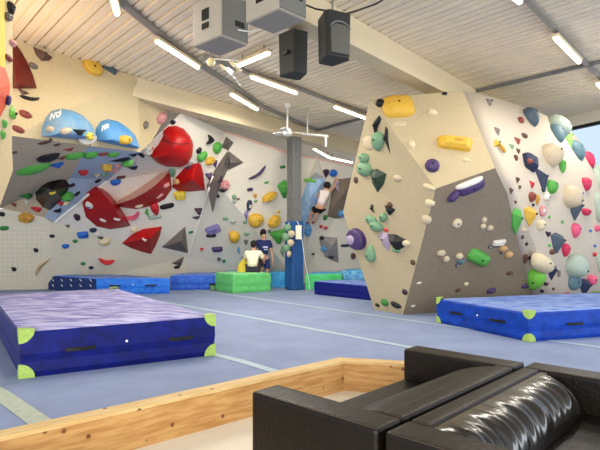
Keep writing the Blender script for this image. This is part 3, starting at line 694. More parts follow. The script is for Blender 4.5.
# on the domes
H(50, 129.5, 7, 6, 'blob', 'beige', 'beige knob at the left end of the first blue dome')
H(66, 131, 7, 6, 'blob', 'beige', 'beige knob at the middle of the first blue dome')
H(80, 132, 10, 6, 'tri', 'black', 'black triangular hold on the first blue dome')
H(90, 136, 8, 8, 'poly', 'yellow', 'yellow hold at the right end of the first blue dome', d=2.5)
H(89, 139, 16, 9, 'cres', 'white', 'white crescent hold hanging where the blue domes meet', 0)
H(125, 140, 10, 9, 'blob', 'gold', 'cream-yellow hold on the second blue dome', extra=[(0, 0, 5, 4, 'blob', 'ochre', 0, 'centre')])
# near wall at the left edge
H(10, 9, 7, 13, 'drop', 'black', 'black tapering hold at the top of the near wall edge', d=5)
H(7, 17, 8, 9, 'poly', 'grey', 'grey-brown hold on the near wall under the black tapering hold')
H(12, 43, 7, 6, 'blob', 'pink', 'dusky pink knob at the tip of the dark red sail')
H(8, 58, 8, 6, 'blob', 'redbrown', 'reddish brown knob beside the orange-red volume')
H(7, 100, 6, 8, 'ball', 'purple', 'purple ring-like knob low on the orange-red volume', d=3)
H(12, 112, 8, 13, 'wedge', 'lime', 'lime green wedge on the near wall edge')
H(4, 124, 5, 8, 'drop', 'green', 'upper small green hold low on the near wall edge')
H(2.5, 135, 5, 8, 'drop', 'green', 'lower small green hold low on the near wall edge')
H(14, 152, 5, 3, 'bar', 'brown', 'tiny dark hold at the left end of the shaded overhang')
# overhang
H(45, 142, 13, 3.2, 'bar', 'brown', 'dark flat hold under the left blue dome', 6)
H(57, 144.5, 6, 2.5, 'bar', 'brown', 'small dark hold just right of the flat one under the left dome')
H(70, 149, 9, 4.5, 'tri', 'redbrown', 'dark red hold above the double green hold', 8)
H(48, 156.5, 23, 9, 'leaf', 'black', 'long black leaf shaped hold on the overhang', 12)
H(63, 157.5, 8, 4, 'tri', 'redbrown', 'red-brown hold touching the black leaf hold', 20)
H(33, 168, 34, 10, 'leaf', 'green', 'longest green hold on the overhang, left of the blue one', 8)
H(58, 164.5, 13, 7, 'wedge', 'blue', 'dark blue hold at the tip of the longest green hold')
H(74, 155, 17, 8, 'leaf', 'green', 'left half of the pair of green holds under the domes', -8)
H(90, 154, 15, 8, 'leaf', 'green', 'right half of the pair of green holds under the domes', 16)
H(103, 153.5, 9, 4.5, 'blob', 'redbrown', 'red-brown hold right of the pair of green holds')
H(113, 154, 11, 6, 'blob', 'green', 'green hold directly under the second blue dome')
H(120, 159.5, 35, 5, 'shard', 'black', 'long wavy black hold under the second blue dome', 0, d=3)
H(127, 162, 11, 8, 'poly', 'green', 'green hold behind the wavy black hold')
H(28, 195, 8, 12, 'wedge', 'dgreen', 'dull green hold left of the glossy black volume')
H(27, 202, 3, 3, 'ball', 'white', 'tiny white knob under the dull green hold', bolt=False)
H(14, 204.5, 6, 4, 'tri', 'redbrown', 'dark red hold low at the left of the overhang')
H(26, 217, 15, 9, 'poly', 'ochre', 'orange-yellow hold at the bottom of the overhang')
H(37, 209.5, 10, 5, 'wedge', 'red', 'dark pink-red hold beside the orange-yellow one')
H(2, 214, 5, 4, 'blob', 'black', 'black hold at the left edge of view under the overhang')
H(4, 228, 8, 4, 'blob', 'dgreen', 'dark green hold at the top left of the dotted wall')
H(53, 193, 5, 3.5, 'blob', 'yellow', 'yellow dot on the glossy black volume', d=1.5)
H(83, 171, 9, 7, 'poly', 'red', 'red hold on the pale blue strip')
H(96, 174.5, 12, 6, 'shard', 'beige', 'beige hold at the right rim of the pale blue strip', 40)
H(72, 185, 5, 3, 'bar', 'plum', 'small plum hold on the pale blue strip')
H(67, 195, 12, 13, 'egg', 'green', 'green bulb hold on the pale blue strip', 30)
H(77, 193.5, 7, 3, 'bar', 'black', 'black bar hold at the rim of the pale blue strip', 30)
H(60, 203.5, 7, 4, 'wedge', 'red', 'red hold under the green bulb hold')
H(65.5, 203.5, 6, 4, 'blob', 'cream', 'cream hold under the green bulb hold')
H(58, 211, 9, 5, 'wedge', 'black', 'black hold at the foot of the pale blue strip', 30)
H(98, 180.5, 6, 2.5, 'bar', 'black', 'black bar hold just above the red half disc', 20)
# beige prow
H(106.5, 165.5, 10, 10, 'poly', 'gold', 'golden hold at the upper left corner of the beige face')
H(104, 174, 6, 6, 'blob', 'sage', 'pale green knob under the golden hold')
H(114, 169.5, 6, 7, 'blob', 'pink', 'left one of two pink knobs beside the golden hold')
H(118.5, 165, 6, 7, 'blob', 'pink', 'right one of two pink knobs beside the golden hold')
H(134, 168, 8, 5, 'wedge', 'navy', 'navy hold on the beige face left of the red dome')
H(134, 163.5, 5, 4, 'tri', 'lavender', 'small lavender hold above the navy one')
H(115.5, 182, 9, 5, 'blob', 'blue', 'cobalt blue hold on the beige face above the red crescent')
H(121, 177, 8, 3, 'bar', 'brown', 'thin brown hold above the cobalt blue one', -12)
H(147, 149, 9, 9, 'poly', 'white', 'white and red marked hold at the left of the red dome', extra=[(2, -1, 4, 4, 'blob', 'red', 0, 'red_spot')])
H(142, 155, 6, 7, 'tri', 'black', 'black hold next to the white and red marked hold')
H(134, 154.5, 8, 5, 'tri', 'black', 'flat black hold at the end of the wavy black hold')
H(173, 122.5, 4, 3, 'blob', 'black', 'tiny black hold at the peak above the red dome')
H(172, 172, 7, 8, 'egg', 'sage', 'pale green knob between the red dome and the red fan')
H(189, 168, 4, 4, 'tri', 'plum', 'dark chip on the red fan volume')
H(177, 181.5, 5, 5, 'ball', 'orange', 'peach knob on the left of the red fan volume')
H(180, 195, 10, 7, 'slab', 'yellow', 'bright yellow block hold below the red fan volume')
H(167, 206, 12, 4, 'bar', 'black', 'black bar hold below the red crescent tip')
H(155, 208.5, 8, 11, 'egg', 'red', 'deep red drop hold under the red crescent')
H(147, 213.5, 6, 9, 'shard', 'green', 'small green hold beside the deep red drop hold')
H(155, 217, 11, 3, 'bar', 'pteal', 'pale teal bar hold under the deep red drop hold', -5)
H(133, 216, 14, 8, 'cres', 'pinkhot', 'pink crescent hold below the red crescent volume', 15)
H(134, 230, 6, 5, 'blob', 'cream', 'cream knob above the lowest red volume')
H(89.5, 205, 7, 6, 'blob', 'white', 'white hold with blue centre on the red half disc', extra=[(.5, .5, 4, 3.5, 'blob', 'blue', 0, 'centre')])
H(103, 220, 6, 3, 'bar', 'white', 'white chip at the lower middle of the red half disc', -30)
H(117, 219, 6, 3, 'bar', 'white', 'white chip at the right of the red half disc', -30)
H(166, 185, 7, 5, 'blob', 'pink', 'pink knob at the top of the red crescent volume', -30)
H(139, 206, 7, 4, 'blob', 'cream', 'cream knob at the bottom of the red crescent volume')
H(160, 196, 6, 2.5, 'bar', 'pink', 'pink chip in the middle of the red crescent volume', 15)
H(145, 240, 4, 3, 'tri', 'white', 'white chip on the lowest red volume')
H(104, 241.5, 10, 6, 'blob', 'cream', 'cream-yellow hold under the red half disc', extra=[(1, 1, 6, 2.5, 'bar', 'gold', 0, 'rim')])
H(83, 234.5, 9, 5.5, 'slab', 'blue', 'bright blue block hold below the red half disc')
H(93, 230, 6, 4, 'blob', 'navy', 'upper hold of the little dark chain below the red half disc')
H(97.5, 234, 7, 4, 'bar', 'white', 'white middle hold of the little chain below the red half disc', -45)
H(101, 238, 5, 3, 'tri', 'black', 'lowest dark hold of the little chain below the red half disc')
H(77, 217, 5, 6, 'blob', 'plum', 'dark plum knob left of the red half disc')
H(68, 226, 4, 3, 'tri', 'brown', 'tiny brown chip at the left fold of the beige face')
# lower wall
H(52, 236, 4, 3, 'blob', 'black', 'black chip at the top right of the dotted area')
H(36, 250, 4, 4, 'blob', 'black', 'black chip in the middle of the dotted area')
H(14, 269, 4, 4, 'blob', 'black', 'black chip low in the dotted area')
H(65.5, 246, 6, 4, 'blob', 'blue', 'small blue hold right of the dotted area')
H(75, 241, 4, 3, 'blob', 'dgreen', 'tiny dark green chip under the bright blue block hold')
H(83, 263.5, 4, 3, 'blob', 'dgreen', 'tiny green chip above the bright blue mat')
H(91, 267.5, 4, 3, 'blob', 'navy', 'tiny navy chip above the bright blue mat')
H(106, 260.5, 14, 9, 'cres', 'red', 'red half round hold alone on the lower wall', -30)
H(177, 267, 5, 2.5, 'bar', 'black', 'tiny black chip under the small grey shard')
# faces right of the prow
H(209, 139.5, 9, 15, 'cres', 'black', 'black hooked hold near the top of the pale facet', 60)
H(216.5, 148, 8, 10, 'egg', 'green', 'green drop hold beside the black hooked hold')
H(202, 156.5, 8, 7, 'blob', 'green', 'green round hold right of the red dome')
H(209, 160.5, 8, 8, 'poly', 'gold', 'yellow hold under the green drop hold', extra=[(0, 0, 4, 3, 'blob', 'cream', 0, 'centre')])
H(199, 150.5, 4, 5, 'blob', 'black', 'small black knob above the green round hold')
H(215, 164, 4, 7, 'wedge', 'purple', 'small purple hold beside the yellow one on the pale facet')
H(209, 176, 6, 6, 'tri', 'purple', 'purple triangle hold at the corner of the red fan')
H(224, 184.5, 9, 10, 'poly', 'pink', 'dusty pink hold against the grey spike', extra=[(-1, 6, 9, 4, 'tri', 'black', 0, 'lower_piece')])
H(220, 179, 4, 4, 'blob', 'plum', 'plum chip on the grey spike')
H(199, 211, 7, 7, 'tri', 'plum', 'dark triangular hold on the white fold line')
H(197, 217.5, 8, 3, 'tri', 'plum', 'flat dark hold under the triangular one on the fold line')
H(218, 196, 3, 3, 'blob', 'plum', 'plum chip beside the point of the grey spike')
H(191, 232, 4, 2, 'bar', 'dgreen', 'tiny green chip near the white fold line')
H(257.5, 173.5, 17, 7, 'cres', 'purple', 'purple crescent hold high on the long pale wall', 28)
H(250, 189.5, 5, 3, 'bar', 'purple', 'small purple bar hold beneath the purple crescent')
H(268.5, 196.5, 14, 9, 'poly', 'gold', 'topmost of the big yellow holds on the pale wall', 18, bolt=True)
H(255, 220.5, 14, 13, 'egg', 'gold', 'left of the two big yellow holds side by side', -12)
H(273, 221, 15, 12, 'poly', 'gold', 'right of the two big yellow holds side by side', 35)
H(234, 236.5, 10, 11, 'blob', 'gold', 'lowest big yellow hold on the pale wall')
H(249, 205.5, 5, 10, 'egg', 'navy', 'navy ring shaped hold above the blue one', -10, extra=[(0, 0, 2.5, 5, 'blob', 'white', -10, 'centre')])
H(245.5, 215.5, 6, 11, 'shard', 'lilac', 'blue-violet hold left of the two yellow holds', -10)
H(213.5, 229, 14, 7, 'slab', 'lilac', 'lilac block hold on the pale wall', 28)
H(211, 235.5, 9, 3, 'bar', 'plum', 'dark bar hold just under the lilac block')
H(217.5, 249, 10, 4.5, 'slab', 'purple', 'violet bar hold above the blue mats', 8)
H(201, 249, 6, 5, 'shard', 'red', 'small red hold above the blue mats', -40)
H(283.5, 190, 9, 16, 'wedge', 'green', 'large green wedge left of the pillar top', 15, extra=[(0, 4, 6, 9, 'tri', 'dgreen', 0, 'lower_piece')])
H(278, 236, 13, 15, 'tri', 'green', 'big folded green hold right of the standing person', 10)
H(234, 197, 3.5, 5, 'blob', 'sage', 'pale green chip near the middle of the pale wall')
H(234, 201.5, 3.5, 3.5, 'blob', 'pteal', 'pale teal chip just under the pale green chip')
H(255, 195.5, 3, 4, 'blob', 'ochre', 'small ochre chip left of the topmost yellow hold')
H(255.5, 201, 3, 2.5, 'blob', 'sage', 'small sage chip below the ochre chip')
H(266.5, 182.5, 4, 2, 'bar', 'green', 'tiny green bar under the purple crescent')
H(282.5, 167, 5, 2.5, 'bar', 'dgreen', 'tiny dark green bar high beside the pillar')
H(284, 182, 3.5, 4, 'blob', 'green', 'small green chip over the large green wedge')
H(225.5, 218.5, 5, 2.5, 'bar', 'sage', 'tiny sage bar right of the lilac block')
H(233, 221.5, 5, 3.5, 'blob', 'pteal', 'pale chip left of the blue-violet hold')
H(245, 222, 4, 3, 'blob', 'sage', 'sage chip directly beneath the blue-violet hold')
H(246.5, 234, 5, 3, 'blob', 'sage', 'sage chip left of the standing person at head height')
H(246, 242, 4, 5, 'tri', 'slate', 'slate chip left of the standing person at chest height')
H(238.5, 251, 5, 8, 'shard', 'lblue', 'pale blue shard left of the seated person')
H(219, 259, 3.5, 3.5, 'blob', 'slate', 'tiny slate chip left of the green block top')
H(224, 261, 3.5, 3, 'blob', 'dgreen', 'tiny dark green chip above the green block')
H(269, 231, 3, 3, 'blob', 'grey', 'tiny grey chip between standing person and folded green hold')
H(278.5, 212, 3, 2.5, 'blob', 'gold', 'tiny yellow chip above the right big yellow hold')
H(238, 199, 3, 2.5, 'blob', 'grey', 'tiny grey chip in the middle of the pale wall')
H(281.5, 252, 5, 11, 'shard', 'sage', 'pale grey-green shard left of the pillar')
# right of the pillar
H(326, 173.5, 6, 8, 'wedge', 'plum', 'dark plum hold above the climber')
H(333, 173, 6.5, 6.5, 'ball', 'blue', 'blue ball hold above the climber', d=3)
H(336.5, 186, 7, 11, 'shard', 'lavender', 'lavender squiggle hold on the taupe volume')
H(341, 213, 6, 6, 'poly', 'lblue', 'light blue hold low on the taupe volume')
H(307.5, 230, 7, 13, 'poly', 'lblue', 'light blue long hold right of the pillar padding')
H(310, 180.5, 11, 3, 'bar', 'lime', 'lime bar hold on the pale blue volume', 0)
H(325, 217.5, 4, 5, 'blob', 'dgreen', 'dark green knob beneath the climber')
H(321, 226.5, 3.5, 3, 'blob', 'red', 'left of two tiny red chips below the climber')
H(325.5, 228, 3.5, 3, 'blob', 'red', 'right of two tiny red chips below the climber')
H(345, 245.5, 7, 2.5, 'bar', 'navy', 'navy bar right of the light grey kite volume')
H(324, 248.5, 6, 5, 'poly', 'lblue', 'light blue hold on the light grey kite volume')
H(322, 238, 4, 3, 'blob', 'black', 'black chip at the top left of the kite volume')
H(331, 257, 5, 2.5, 'bar', 'navy', 'navy chip at the lower rim of the kite volume')
H(313, 254, 3, 2.5, 'blob', 'slate', 'tiny slate chip above the lime green mat')
# boulder, left side face
H(380, 104, 8, 7, 'ball', 'black', 'black ball hold at the top corner of the boulder', d=4)
H(376, 126, 8, 19, 'shard', 'black', 'upper left black shard near the top of the boulder', -18)
H(386.5, 140, 6, 22, 'shard', 'black', 'lower right black shard near the top of the boulder', 12)
H(378.5, 141.5, 10, 16, 'egg', 'sage', 'sage shell hold between the two black shards', 0)
H(369, 143, 9, 12, 'blob', 'beige', 'flat beige shell left of the sage shell', d=2, bolt=False)
H(364.5, 158.5, 8, 9, 'egg', 'sage', 'upper half of the double sage shell on the left side face')
H(365, 169, 10, 13, 'blob', 'sage', 'lower half of the double sage shell on the left side face')
H(378, 180.5, 11, 19, 'wedge', 'bottle', 'black-green leaf hold on the left side face', 0)
H(356, 180, 3, 6, 'blob', 'brown', 'small brown chip at the left rim of the boulder')
H(397.5, 178, 5, 6, 'blob', 'beige', 'small beige double chip near the middle of the left side face')
H(372, 209, 5, 8, 'shard', 'black', 'small black shard above the sage trio', 20)
H(390, 205, 3.5, 5, 'blob', 'brown', 'brown chip above the black triangle hold')
H(390, 210.5, 7, 8, 'tri', 'black', 'small black triangle hold right above the sage trio')
H(371, 219.5, 8, 8, 'blob', 'sage', 'left bulb of the sage trio')
H(384, 217.5, 8, 10, 'egg', 'sage', 'right bulb of the sage trio', -35)
H(376.5, 226, 9, 10, 'blob', 'sage', 'bottom bulb of the sage trio')
H(357.5, 239, 13, 18, 'ball', 'purple', 'big purple bulb hold with pale mouth at the left rim', 0, d=6, extra=[(-2.5, 1, 8, 11, 'blob', 'lavender', 20, 'mouth')])
H(371, 253, 8, 15, 'drop', 'sage', 'sage hold to the right of the big purple bulb')
H(353, 256, 4, 6, 'blob', 'brown', 'brown chip under the big purple bulb')
H(386, 241.5, 8, 16, 'wedge', 'lavender', 'lavender petal hold beside the black one', 20)
H(397, 243, 13, 14, 'wedge', 'black', 'black wedge hold right of the lavender petal')
H(406, 243, 5, 6, 'blob', 'cream', 'cream chip right of the black wedge hold')
H(396, 250, 6, 4, 'blob', 'sage', 'sage chip under the black wedge hold')
H(386, 230, 3.5, 3, 'blob', 'red', 'tiny red chip above the lavender petal')
H(413, 262.5, 3.5, 5, 'blob', 'brown', 'brown chip near the corner edge of the boulder')
H(405, 292, 3.5, 5, 'blob', 'plum', 'plum chip low beside the corner edge of the boulder')
H(385, 302.5, 5, 6, 'blob', 'dgreen', 'small green knob at the foot of the boulder')
H(396, 305, 7, 5, 'blob', 'black', 'black knob at the foot of the boulder')
H(377.5, 305, 3, 3, 'blob', 'black', 'tiny black chip at the left foot of the boulder')
# boulder, upper panel
H(398, 107, 29, 22, 'bar', 'gold', 'large yellow volume hold at the top of the boulder', 6, d=9, extra=[(-4, 0, 15, 7, 'tri', 'ochre', 25, 'crease')])
H(455, 144.5, 32, 13, 'slab', 'gold', 'long yellow block hold on the upper panel', -5, extra=[(2, 0, 15, 7, 'bar', 'ochre', -5, 'hollow')])
H(432, 112.5, 9, 6, 'blob', 'cream', 'cream knob right of the large yellow volume hold', -20)
H(399, 124, 13, 6, 'blob', 'beige', 'flat beige plate under the large yellow volume hold', d=1.5)
H(412, 145, 6, 8, 'blob', 'cream', 'cream knob at the left edge of the upper panel')
H(466, 160, 6, 4, 'blob', 'cream', 'cream chip under the long yellow block hold')
H(444.5, 93.8, 5, 3.5, 'blob', 'black', 'black chip on the top edge of the boulder')
H(432, 166.5, 13, 12, 'ball', 'purple', 'purple round hold on the left of the upper panel', d=5)
# knobs on the edge
H(429, 187, 9, 5.5, 'blob', 'cream', 'highest cream knob on the corner edge beside the grey panel', -8)
H(429.5, 203, 6, 7, 'blob', 'cream', 'second cream knob down the corner edge beside the grey panel')
H(426, 219.5, 6, 9, 'blob', 'beige', 'third and lowest pale knob down the corner edge')
# boulder, grey panel
H(471, 187, 26, 10, 'bar', 'purple', 'long purple curved hold with white upper side', 15, d=6, extra=[(-19, 7, 14, 9, 'blob', 'purple', 48, 'tail'), (-3, -5, 30, 6, 'bar', 'white', 14, 'pad')])
H(457, 223, 9, 8, 'ball', 'cream', 'cream ring hold in the middle of the grey panel', d=2.5, bolt=True)
H(484, 220, 5, 6, 'blob', 'beige', 'upper chip of the beige cluster on the grey panel')
H(483, 226, 5, 5, 'blob', 'cream', 'left chip of the beige cluster on the grey panel')
H(490, 228, 6, 5, 'blob', 'beige', 'right chip of the beige cluster on the grey panel')
H(478.5, 257.5, 27, 13, 'bar', 'green', 'bright green capsule hold on the grey panel', -33, d=7)
H(441, 252.5, 9, 6, 'poly', 'beige', 'left beige chip low on the grey panel')
H(446, 259, 6, 6, 'blob', 'beige', 'small beige chip diagonally below the left beige chip')
H(459, 255.5, 7, 6, 'poly', 'cream', 'cream hold above the teal piece on the grey panel')
H(461, 262, 11, 5, 'tri', 'teal', 'teal hold on the grey panel left of the green capsule')
H(499, 242.5, 13, 5.5, 'slab', 'white', 'white and plum bar hold on the grey panel', 0, extra=[(-2, 3, 9, 2.5, 'bar', 'plum', 0, 'underside')])
H(503, 248.5, 8, 7, 'blob', 'orange', 'upper orange-beige hold right of the green capsule', -30)
H(508.5, 254.5, 7, 6, 'blob', 'orange', 'lower orange-beige hold right of the green capsule')
for (u_, v_, wh) in ((457, 265, 'under the teal hold'), (478, 263, 'under the green capsule'), (490, 246.5, 'left of the white and plum bar'), (502, 252, 'left of the orange-beige pair')):
    H(u_, v_, 4, 4, 'poly', 'navy', 'small square dark plate with white bolt '+wh, d=1, bolt=False, extra=[(0, 0, 1.6, 1.6, 'ball', 'white', 0, 'bolt')])
H(509.5, 273, 5.5, 3.5, 'blob', 'brown', 'brown chip low at the right of the grey panel')
H(525, 286, 7, 4, 'blob', 'purple', 'small purple hold by the right corner of the grey panel')
H(491, 290.5, 9, 5.5, 'blob', 'purple', 'purple oval hold just above the boulder mat')
H(458, 290, 5, 3.5, 'blob', 'brown', 'brown chip just above the boulder mat')
H(466, 284, 4.5, 3.5, 'blob', 'cream', 'cream chip above the brown chip near the boulder mat')
H(419, 283, 4.5, 1.8, 'bar', 'white', 'upper white dash near the corner edge of the grey panel')
H(413, 306, 4, 1.8, 'bar', 'white', 'lower white dash near the foot of the grey panel')
# boulder, curved face
H(489, 103, 7, 7, 'wedge', 'grey', 'grey wedge at the top of the curved face')
H(497, 132, 6, 9, 'wedge', 'grey', 'grey wedge above the slanted yellow hold')
H(496, 145, 23, 8, 'shard', 'gold', 'slanted yellow hold on the curved face edge', 55, d=5, extra=[(4, 3, 8, 4, 'blob', 'ochre', -35, 'hollow')])
H(530, 118, 13, 16, 'egg', 'slate', 'dark grey egg hold at the top of the curved face', 20)
H(520.5, 120.5, 5, 6, 'blob', 'redbrown', 'pinkish red knob beside the dark grey egg hold')
H(524, 136, 6, 4.5, 'blob', 'brown', 'brown chip beneath the dark grey egg hold')
H(517.5, 141.5, 6, 6, 'tri', 'redbrown', 'red-brown chip down left of the brown one')
H(511.5, 147, 5, 4.5, 'wedge', 'sage', 'grey-green chip down left of the red-brown chip')
H(518, 151.5, 4, 5, 'wedge', 'brown', 'dark brown chip beneath the red-brown chip')
H(515.5, 158, 3.5, 6, 'blob', 'brown', 'brown chip left of the navy block hold')
H(557, 127, 18, 19, 'cup', 'pteal', 'pale upper shell of the highest teal cup')
H(557, 134, 15, 16, 'egg', 'teal', 'highest teal cup hold on the curved face', 0, d=7)
H(568, 139.5, 8, 15, 'wedge', 'lime', 'lime green wedge right of the highest teal cup')
H(576.5, 151, 17, 17, 'egg', 'teal', 'second teal cup hold, below the lime wedge', 0, d=7)
H(588, 160, 9, 13, 'egg', 'crimson', 'highest crimson knob at the right rim', 25)
H(528.5, 163, 11, 15, 'slab', 'navy', 'navy block hold with a brown knob', 0, extra=[(-5.5, 3, 5.5, 6, 'blob', 'redbrown', 0, 'knob')])
H(550.5, 156, 20, 20, 'egg', 'beige', 'large beige rounded hold in the upper curved face', 0)
H(561, 166, 7, 13, 'egg', 'green', 'green oval hold right of the large beige one')
H(541.5, 180, 11, 21, 'tri', 'navy', 'tall navy fin hold left of a green knob', 0)
H(550.5, 187, 10, 12, 'blob', 'green', 'green knob right of the tall navy fin')
H(532, 184.5, 5.5, 5, 'tri', 'red', 'dark red chip left of the tall navy fin')
H(517.5, 180, 4, 5, 'wedge', 'brown', 'brown chip near the top of the ragged edge')
H(519.5, 187, 2.5, 3.5, 'blob', 'brown', 'tiny brown chip right below the ragged edge top')
H(510.5, 191, 4.5, 6, 'wedge', 'brown', 'brown chip at the shoulder of the grey panel')
H(531, 197, 7, 9, 'egg', 'redbrown', 'rosy brown knob above the yellow pyramid hold')
H(537, 200, 5, 10, 'wedge', 'ochre', 'narrow ochre hold right of the rosy brown knob')
H(546, 196.5, 6, 8, 'drop', 'white', 'whitish drop hold under the green knob')
H(585, 184.5, 9, 12, 'egg', 'crimson', 'second highest crimson knob at the right')
H(570, 197, 17, 21, 'cup', 'beige', 'beige-green shell on top of the blue cup')
H(574, 209, 13, 20, 'wedge', 'slate', 'blue cup hold under the beige-green shell')
H(585.5, 212, 11, 7, 'blob', 'crimson', 'crimson oval knob touching the blue cup')
H(597, 176, 9, 24, 'egg', 'pteal', 'upper pale teal cup cut by the right edge of view')
H(598, 207, 11, 26, 'egg', 'pteal', 'lower pale teal cup cut by the right edge of view')
H(515.5, 221, 10, 23, 'wedge', 'green', 'tall green wedge at the edge of the grey panel', 8)
H(529, 216.5, 12, 17, 'wedge', 'gold', 'yellow pyramid hold on the curved face', 0)
H(542, 211, 7, 10, 'ball', 'pink', 'pink ring hold right of the yellow pyramid', d=2.5, extra=[(0, 0, 3.5, 5, 'blob', 'white', 0, 'centre')])
H(540, 225, 8, 11, 'blob', 'cream', 'cream knob under the pink ring hold')
H(523.5, 230, 5, 5, 'blob', 'beige', 'beige chip under the yellow pyramid')
H(574.5, 230.5, 9, 13, 'egg', 'pinkhot', 'hot pink hold with white flecks below the blue cup', extra=[(0, -2, 3, 3, 'blob', 'white', 0, 'fleck')])
H(596.5, 228.5, 6, 6, 'blob', 'pinkhot', 'small pink knob near the right edge of view')
H(548, 234, 6, 5.5, 'tri', 'plum', 'plum chip above the dark slate fin')
H(556, 243, 13, 18, 'wedge', 'slate', 'dark slate fin hold beside a crimson knob')
H(564.5, 250, 8, 12, 'egg', 'crimson', 'crimson knob behind the dark slate fin')
H(552, 252, 6, 5, 'blob', 'brown', 'brown chip at the lower left of the slate fin')
H(524.5, 259, 6, 9, 'wedge', 'brown', 'brown hold close to the grey panel edge, low down')
H(531, 258, 3, 3.5, 'blob', 'brown', 'tiny brown chip left of the cream striped hold')
H(522, 237, 3, 4, 'blob', 'brown', 'tiny brown chip under the tall green wedge')
H(526, 244, 3, 3.5, 'blob', 'plum', 'tiny plum chip below the tall green wedge')
H(541, 263.5, 22, 16, 'blob', 'cream', 'cream striped oval hold low on the curved face', -25)
H(551, 272, 9, 14, 'wedge', 'navy', 'navy hold tucked right of the cream striped oval')
H(535, 279.5, 13, 17, 'egg', 'lime', 'large lime green egg hold low on the curved face')
H(573.5, 266, 20, 22, 'cup', 'pteal', 'large pale upper shell of the lowest teal cup')
H(574, 279, 17, 20, 'drop', 'teal', 'lowest big teal cup hold', 0, d=5)
H(583.5, 287, 11, 15, 'wedge', 'navy', 'dark navy hold beneath the lowest teal cup')
H(590.5, 280, 9, 10, 'blob', 'pinkhot', 'pink knob right of the lowest teal cup')
H(567, 294.5, 5, 4, 'blob', 'red', 'red chip just above the mat on the curved face')
H(594, 254.5, 4, 4, 'blob', 'red', 'small red chip near the right edge of view')
H(599, 263, 8, 16, 'egg', 'pteal', 'lowest pale teal cup at the right edge of view')
H(558.5, 273.5, 3, 6, 'bar', 'grey', 'thin grey chip left of the lowest teal cup')
for (u_, v_, c_, t_) in ((546, 284, 'plum', 'tiny plum dot right of the lime egg hold'), (542, 291, 'plum', 'tiny plum dot under the lime egg hold'), (553, 289, 'brown', 'tiny brown dot above the mat right of the lime egg'),
                         (582, 193.5, 'blue', 'tiny blue dot left of the second crimson knob'), (562, 222, 'green', 'tiny green dot left of the hot pink hold'), (549, 217, 'green', 'tiny green dot right of the pink ring hold'),
                         (549, 245.5, 'green', 'tiny green dot left of the slate fin'), (590, 231, 'blue', 'tiny blue dot between the two pink holds'), (594.5, 246, 'blue', 'tiny blue dot above the small red chip'),
                         (593, 293, 'navy', 'tiny navy dot at the lower right of the boulder'), (533, 205, 'plum', 'tiny plum dot between rosy knob and yellow pyramid'), (515, 202, 'brown', 'tiny brown dot on the ragged edge')):
    H(u_, v_, 2.6, 2.8, 'blob', c_, t_, bolt=False)
# ------------------------------------------------------------------ flower-like hold cluster hanging on the pillar
cl = root('hanging_hold_cluster', P(289, 240, 14.8), 'pale green cluster of spare holds hanging on the left side of the blue pillar', 'hold cluster')
for (du, dv, w_, h_, c_) in ((-2, -12, 8, 8, 'sage'), (3, -6, 7, 8, 'beige'), (-4, -3, 8, 9, 'sage'), (2, 3, 7, 8, 'beige'), (-3, 8, 7, 8, 'sage'), (0, 14, 5, 7, 'beige')):
    px = 14.8/FPX; bmh, k = solid('blob', w_/2*px, h_/2*px, .09)
    e = mesh_obj('hold', bmh, hmat(c_), smooth=True); e.parent = cl; e.location = (du*px*.8, -.06, -dv*px); e.rotation_euler = (math.pi/2, 0, 0)
bmx = bmesh.new(); add_tube(bmx, (0, -.03, -.4), (0, -.03, .5), .012, 6); mesh_obj('cord', bmx, M_white).parent = cl

# ------------------------------------------------------------------ ceiling lights, trays, fans
def tube(p0, p1, z, label, group='fluorescent ceiling tubes', w=.075):
    a, b = F(*p0, z), F(*p1, z); c = (a+b)/2; d = b-a; L = d.length; rz = math.atan2(d.y, d.x)
    r = root('ceiling_light', c, label, 'ceiling light', group, rz)
    bmx = bmesh.new(); add_box(bmx, (0, 0, .045), (L+.06, w+.05, .05)); bevel(bmx, .01, 1); mesh_obj('housing', bmx, M_gird).parent = r
    bmx = bmesh.new(); add_tube(bmx, (-L/2, 0, 0), (L/2, 0, 0), w/2, 12); mesh_obj('lamp_tube', bmx, M_tube, smooth=True).parent = r
    for s in (-1, 1):
        bmx = bmesh.new(); add_tube(bmx, (s*L*.35, 0, .06), (s*L*.35, 0, CZ-z), .012, 6); mesh_obj('hanger', bmx, M_steel2).parent = r
    l = bpy.data.lights.new('tube_lamp', 'AREA'); l.shape = 'RECTANGLE'; l.size = L; l.size_y = w; l.energy = 55; l.color = (1, .93, .82)
    lo = link(bpy.data.objects.new('tube_lamp', l)); lo.parent = r; lo.location = (0, 0, -w/2-.02)
ZT = 4.72
tube((157, 41.5), (198, 67.5), ZT, 'glowing tube light left of the grey loudspeaker box')
tube((251.5, 77), (296, 93), ZT, 'glowing tube light between the grey box and the black loudspeaker')
tube((335, 107), (366, 118.5), ZT, 'glowing tube light left of the top corner of the boulder')
tube((231.5, 94.5), (257, 109.5), ZT, 'thin glowing tube light above the far girder')
tube((238, 66), (269, 53), ZT, 'glowing tube light running crosswise below the second grey box')
tube((555.5, 38), (579, 62), ZT, 'glowing tube light at the upper right of the ceiling')
tube((110, -12), (117, 14), ZT, 'glowing tube light at the top edge, upper left')
tube((500, -14), (520, 2), ZT, 'glowing tube light at the top edge, upper right')
tube((598, 84), (612, 98), ZT, 'glowing tube light cut by the right edge of view')
tube((314, 149), (330, 158), ZT, 'distant tube light right of the pillar top, upper one')
tube((329, 157.5), (352, 162.5), ZT, 'distant tube light right of the pillar top, lower one')
l = bpy.data.lights.new('warm_uplight', 'AREA'); l.size = 1.6; l.energy = 30; l.color = (1, .66, .32)
lo = link(bpy.data.objects.new('warm_uplight', l)); lo.location = (-4.3, 7.4, 3.4); lo.rotation_euler = (math.pi, 0, 0)

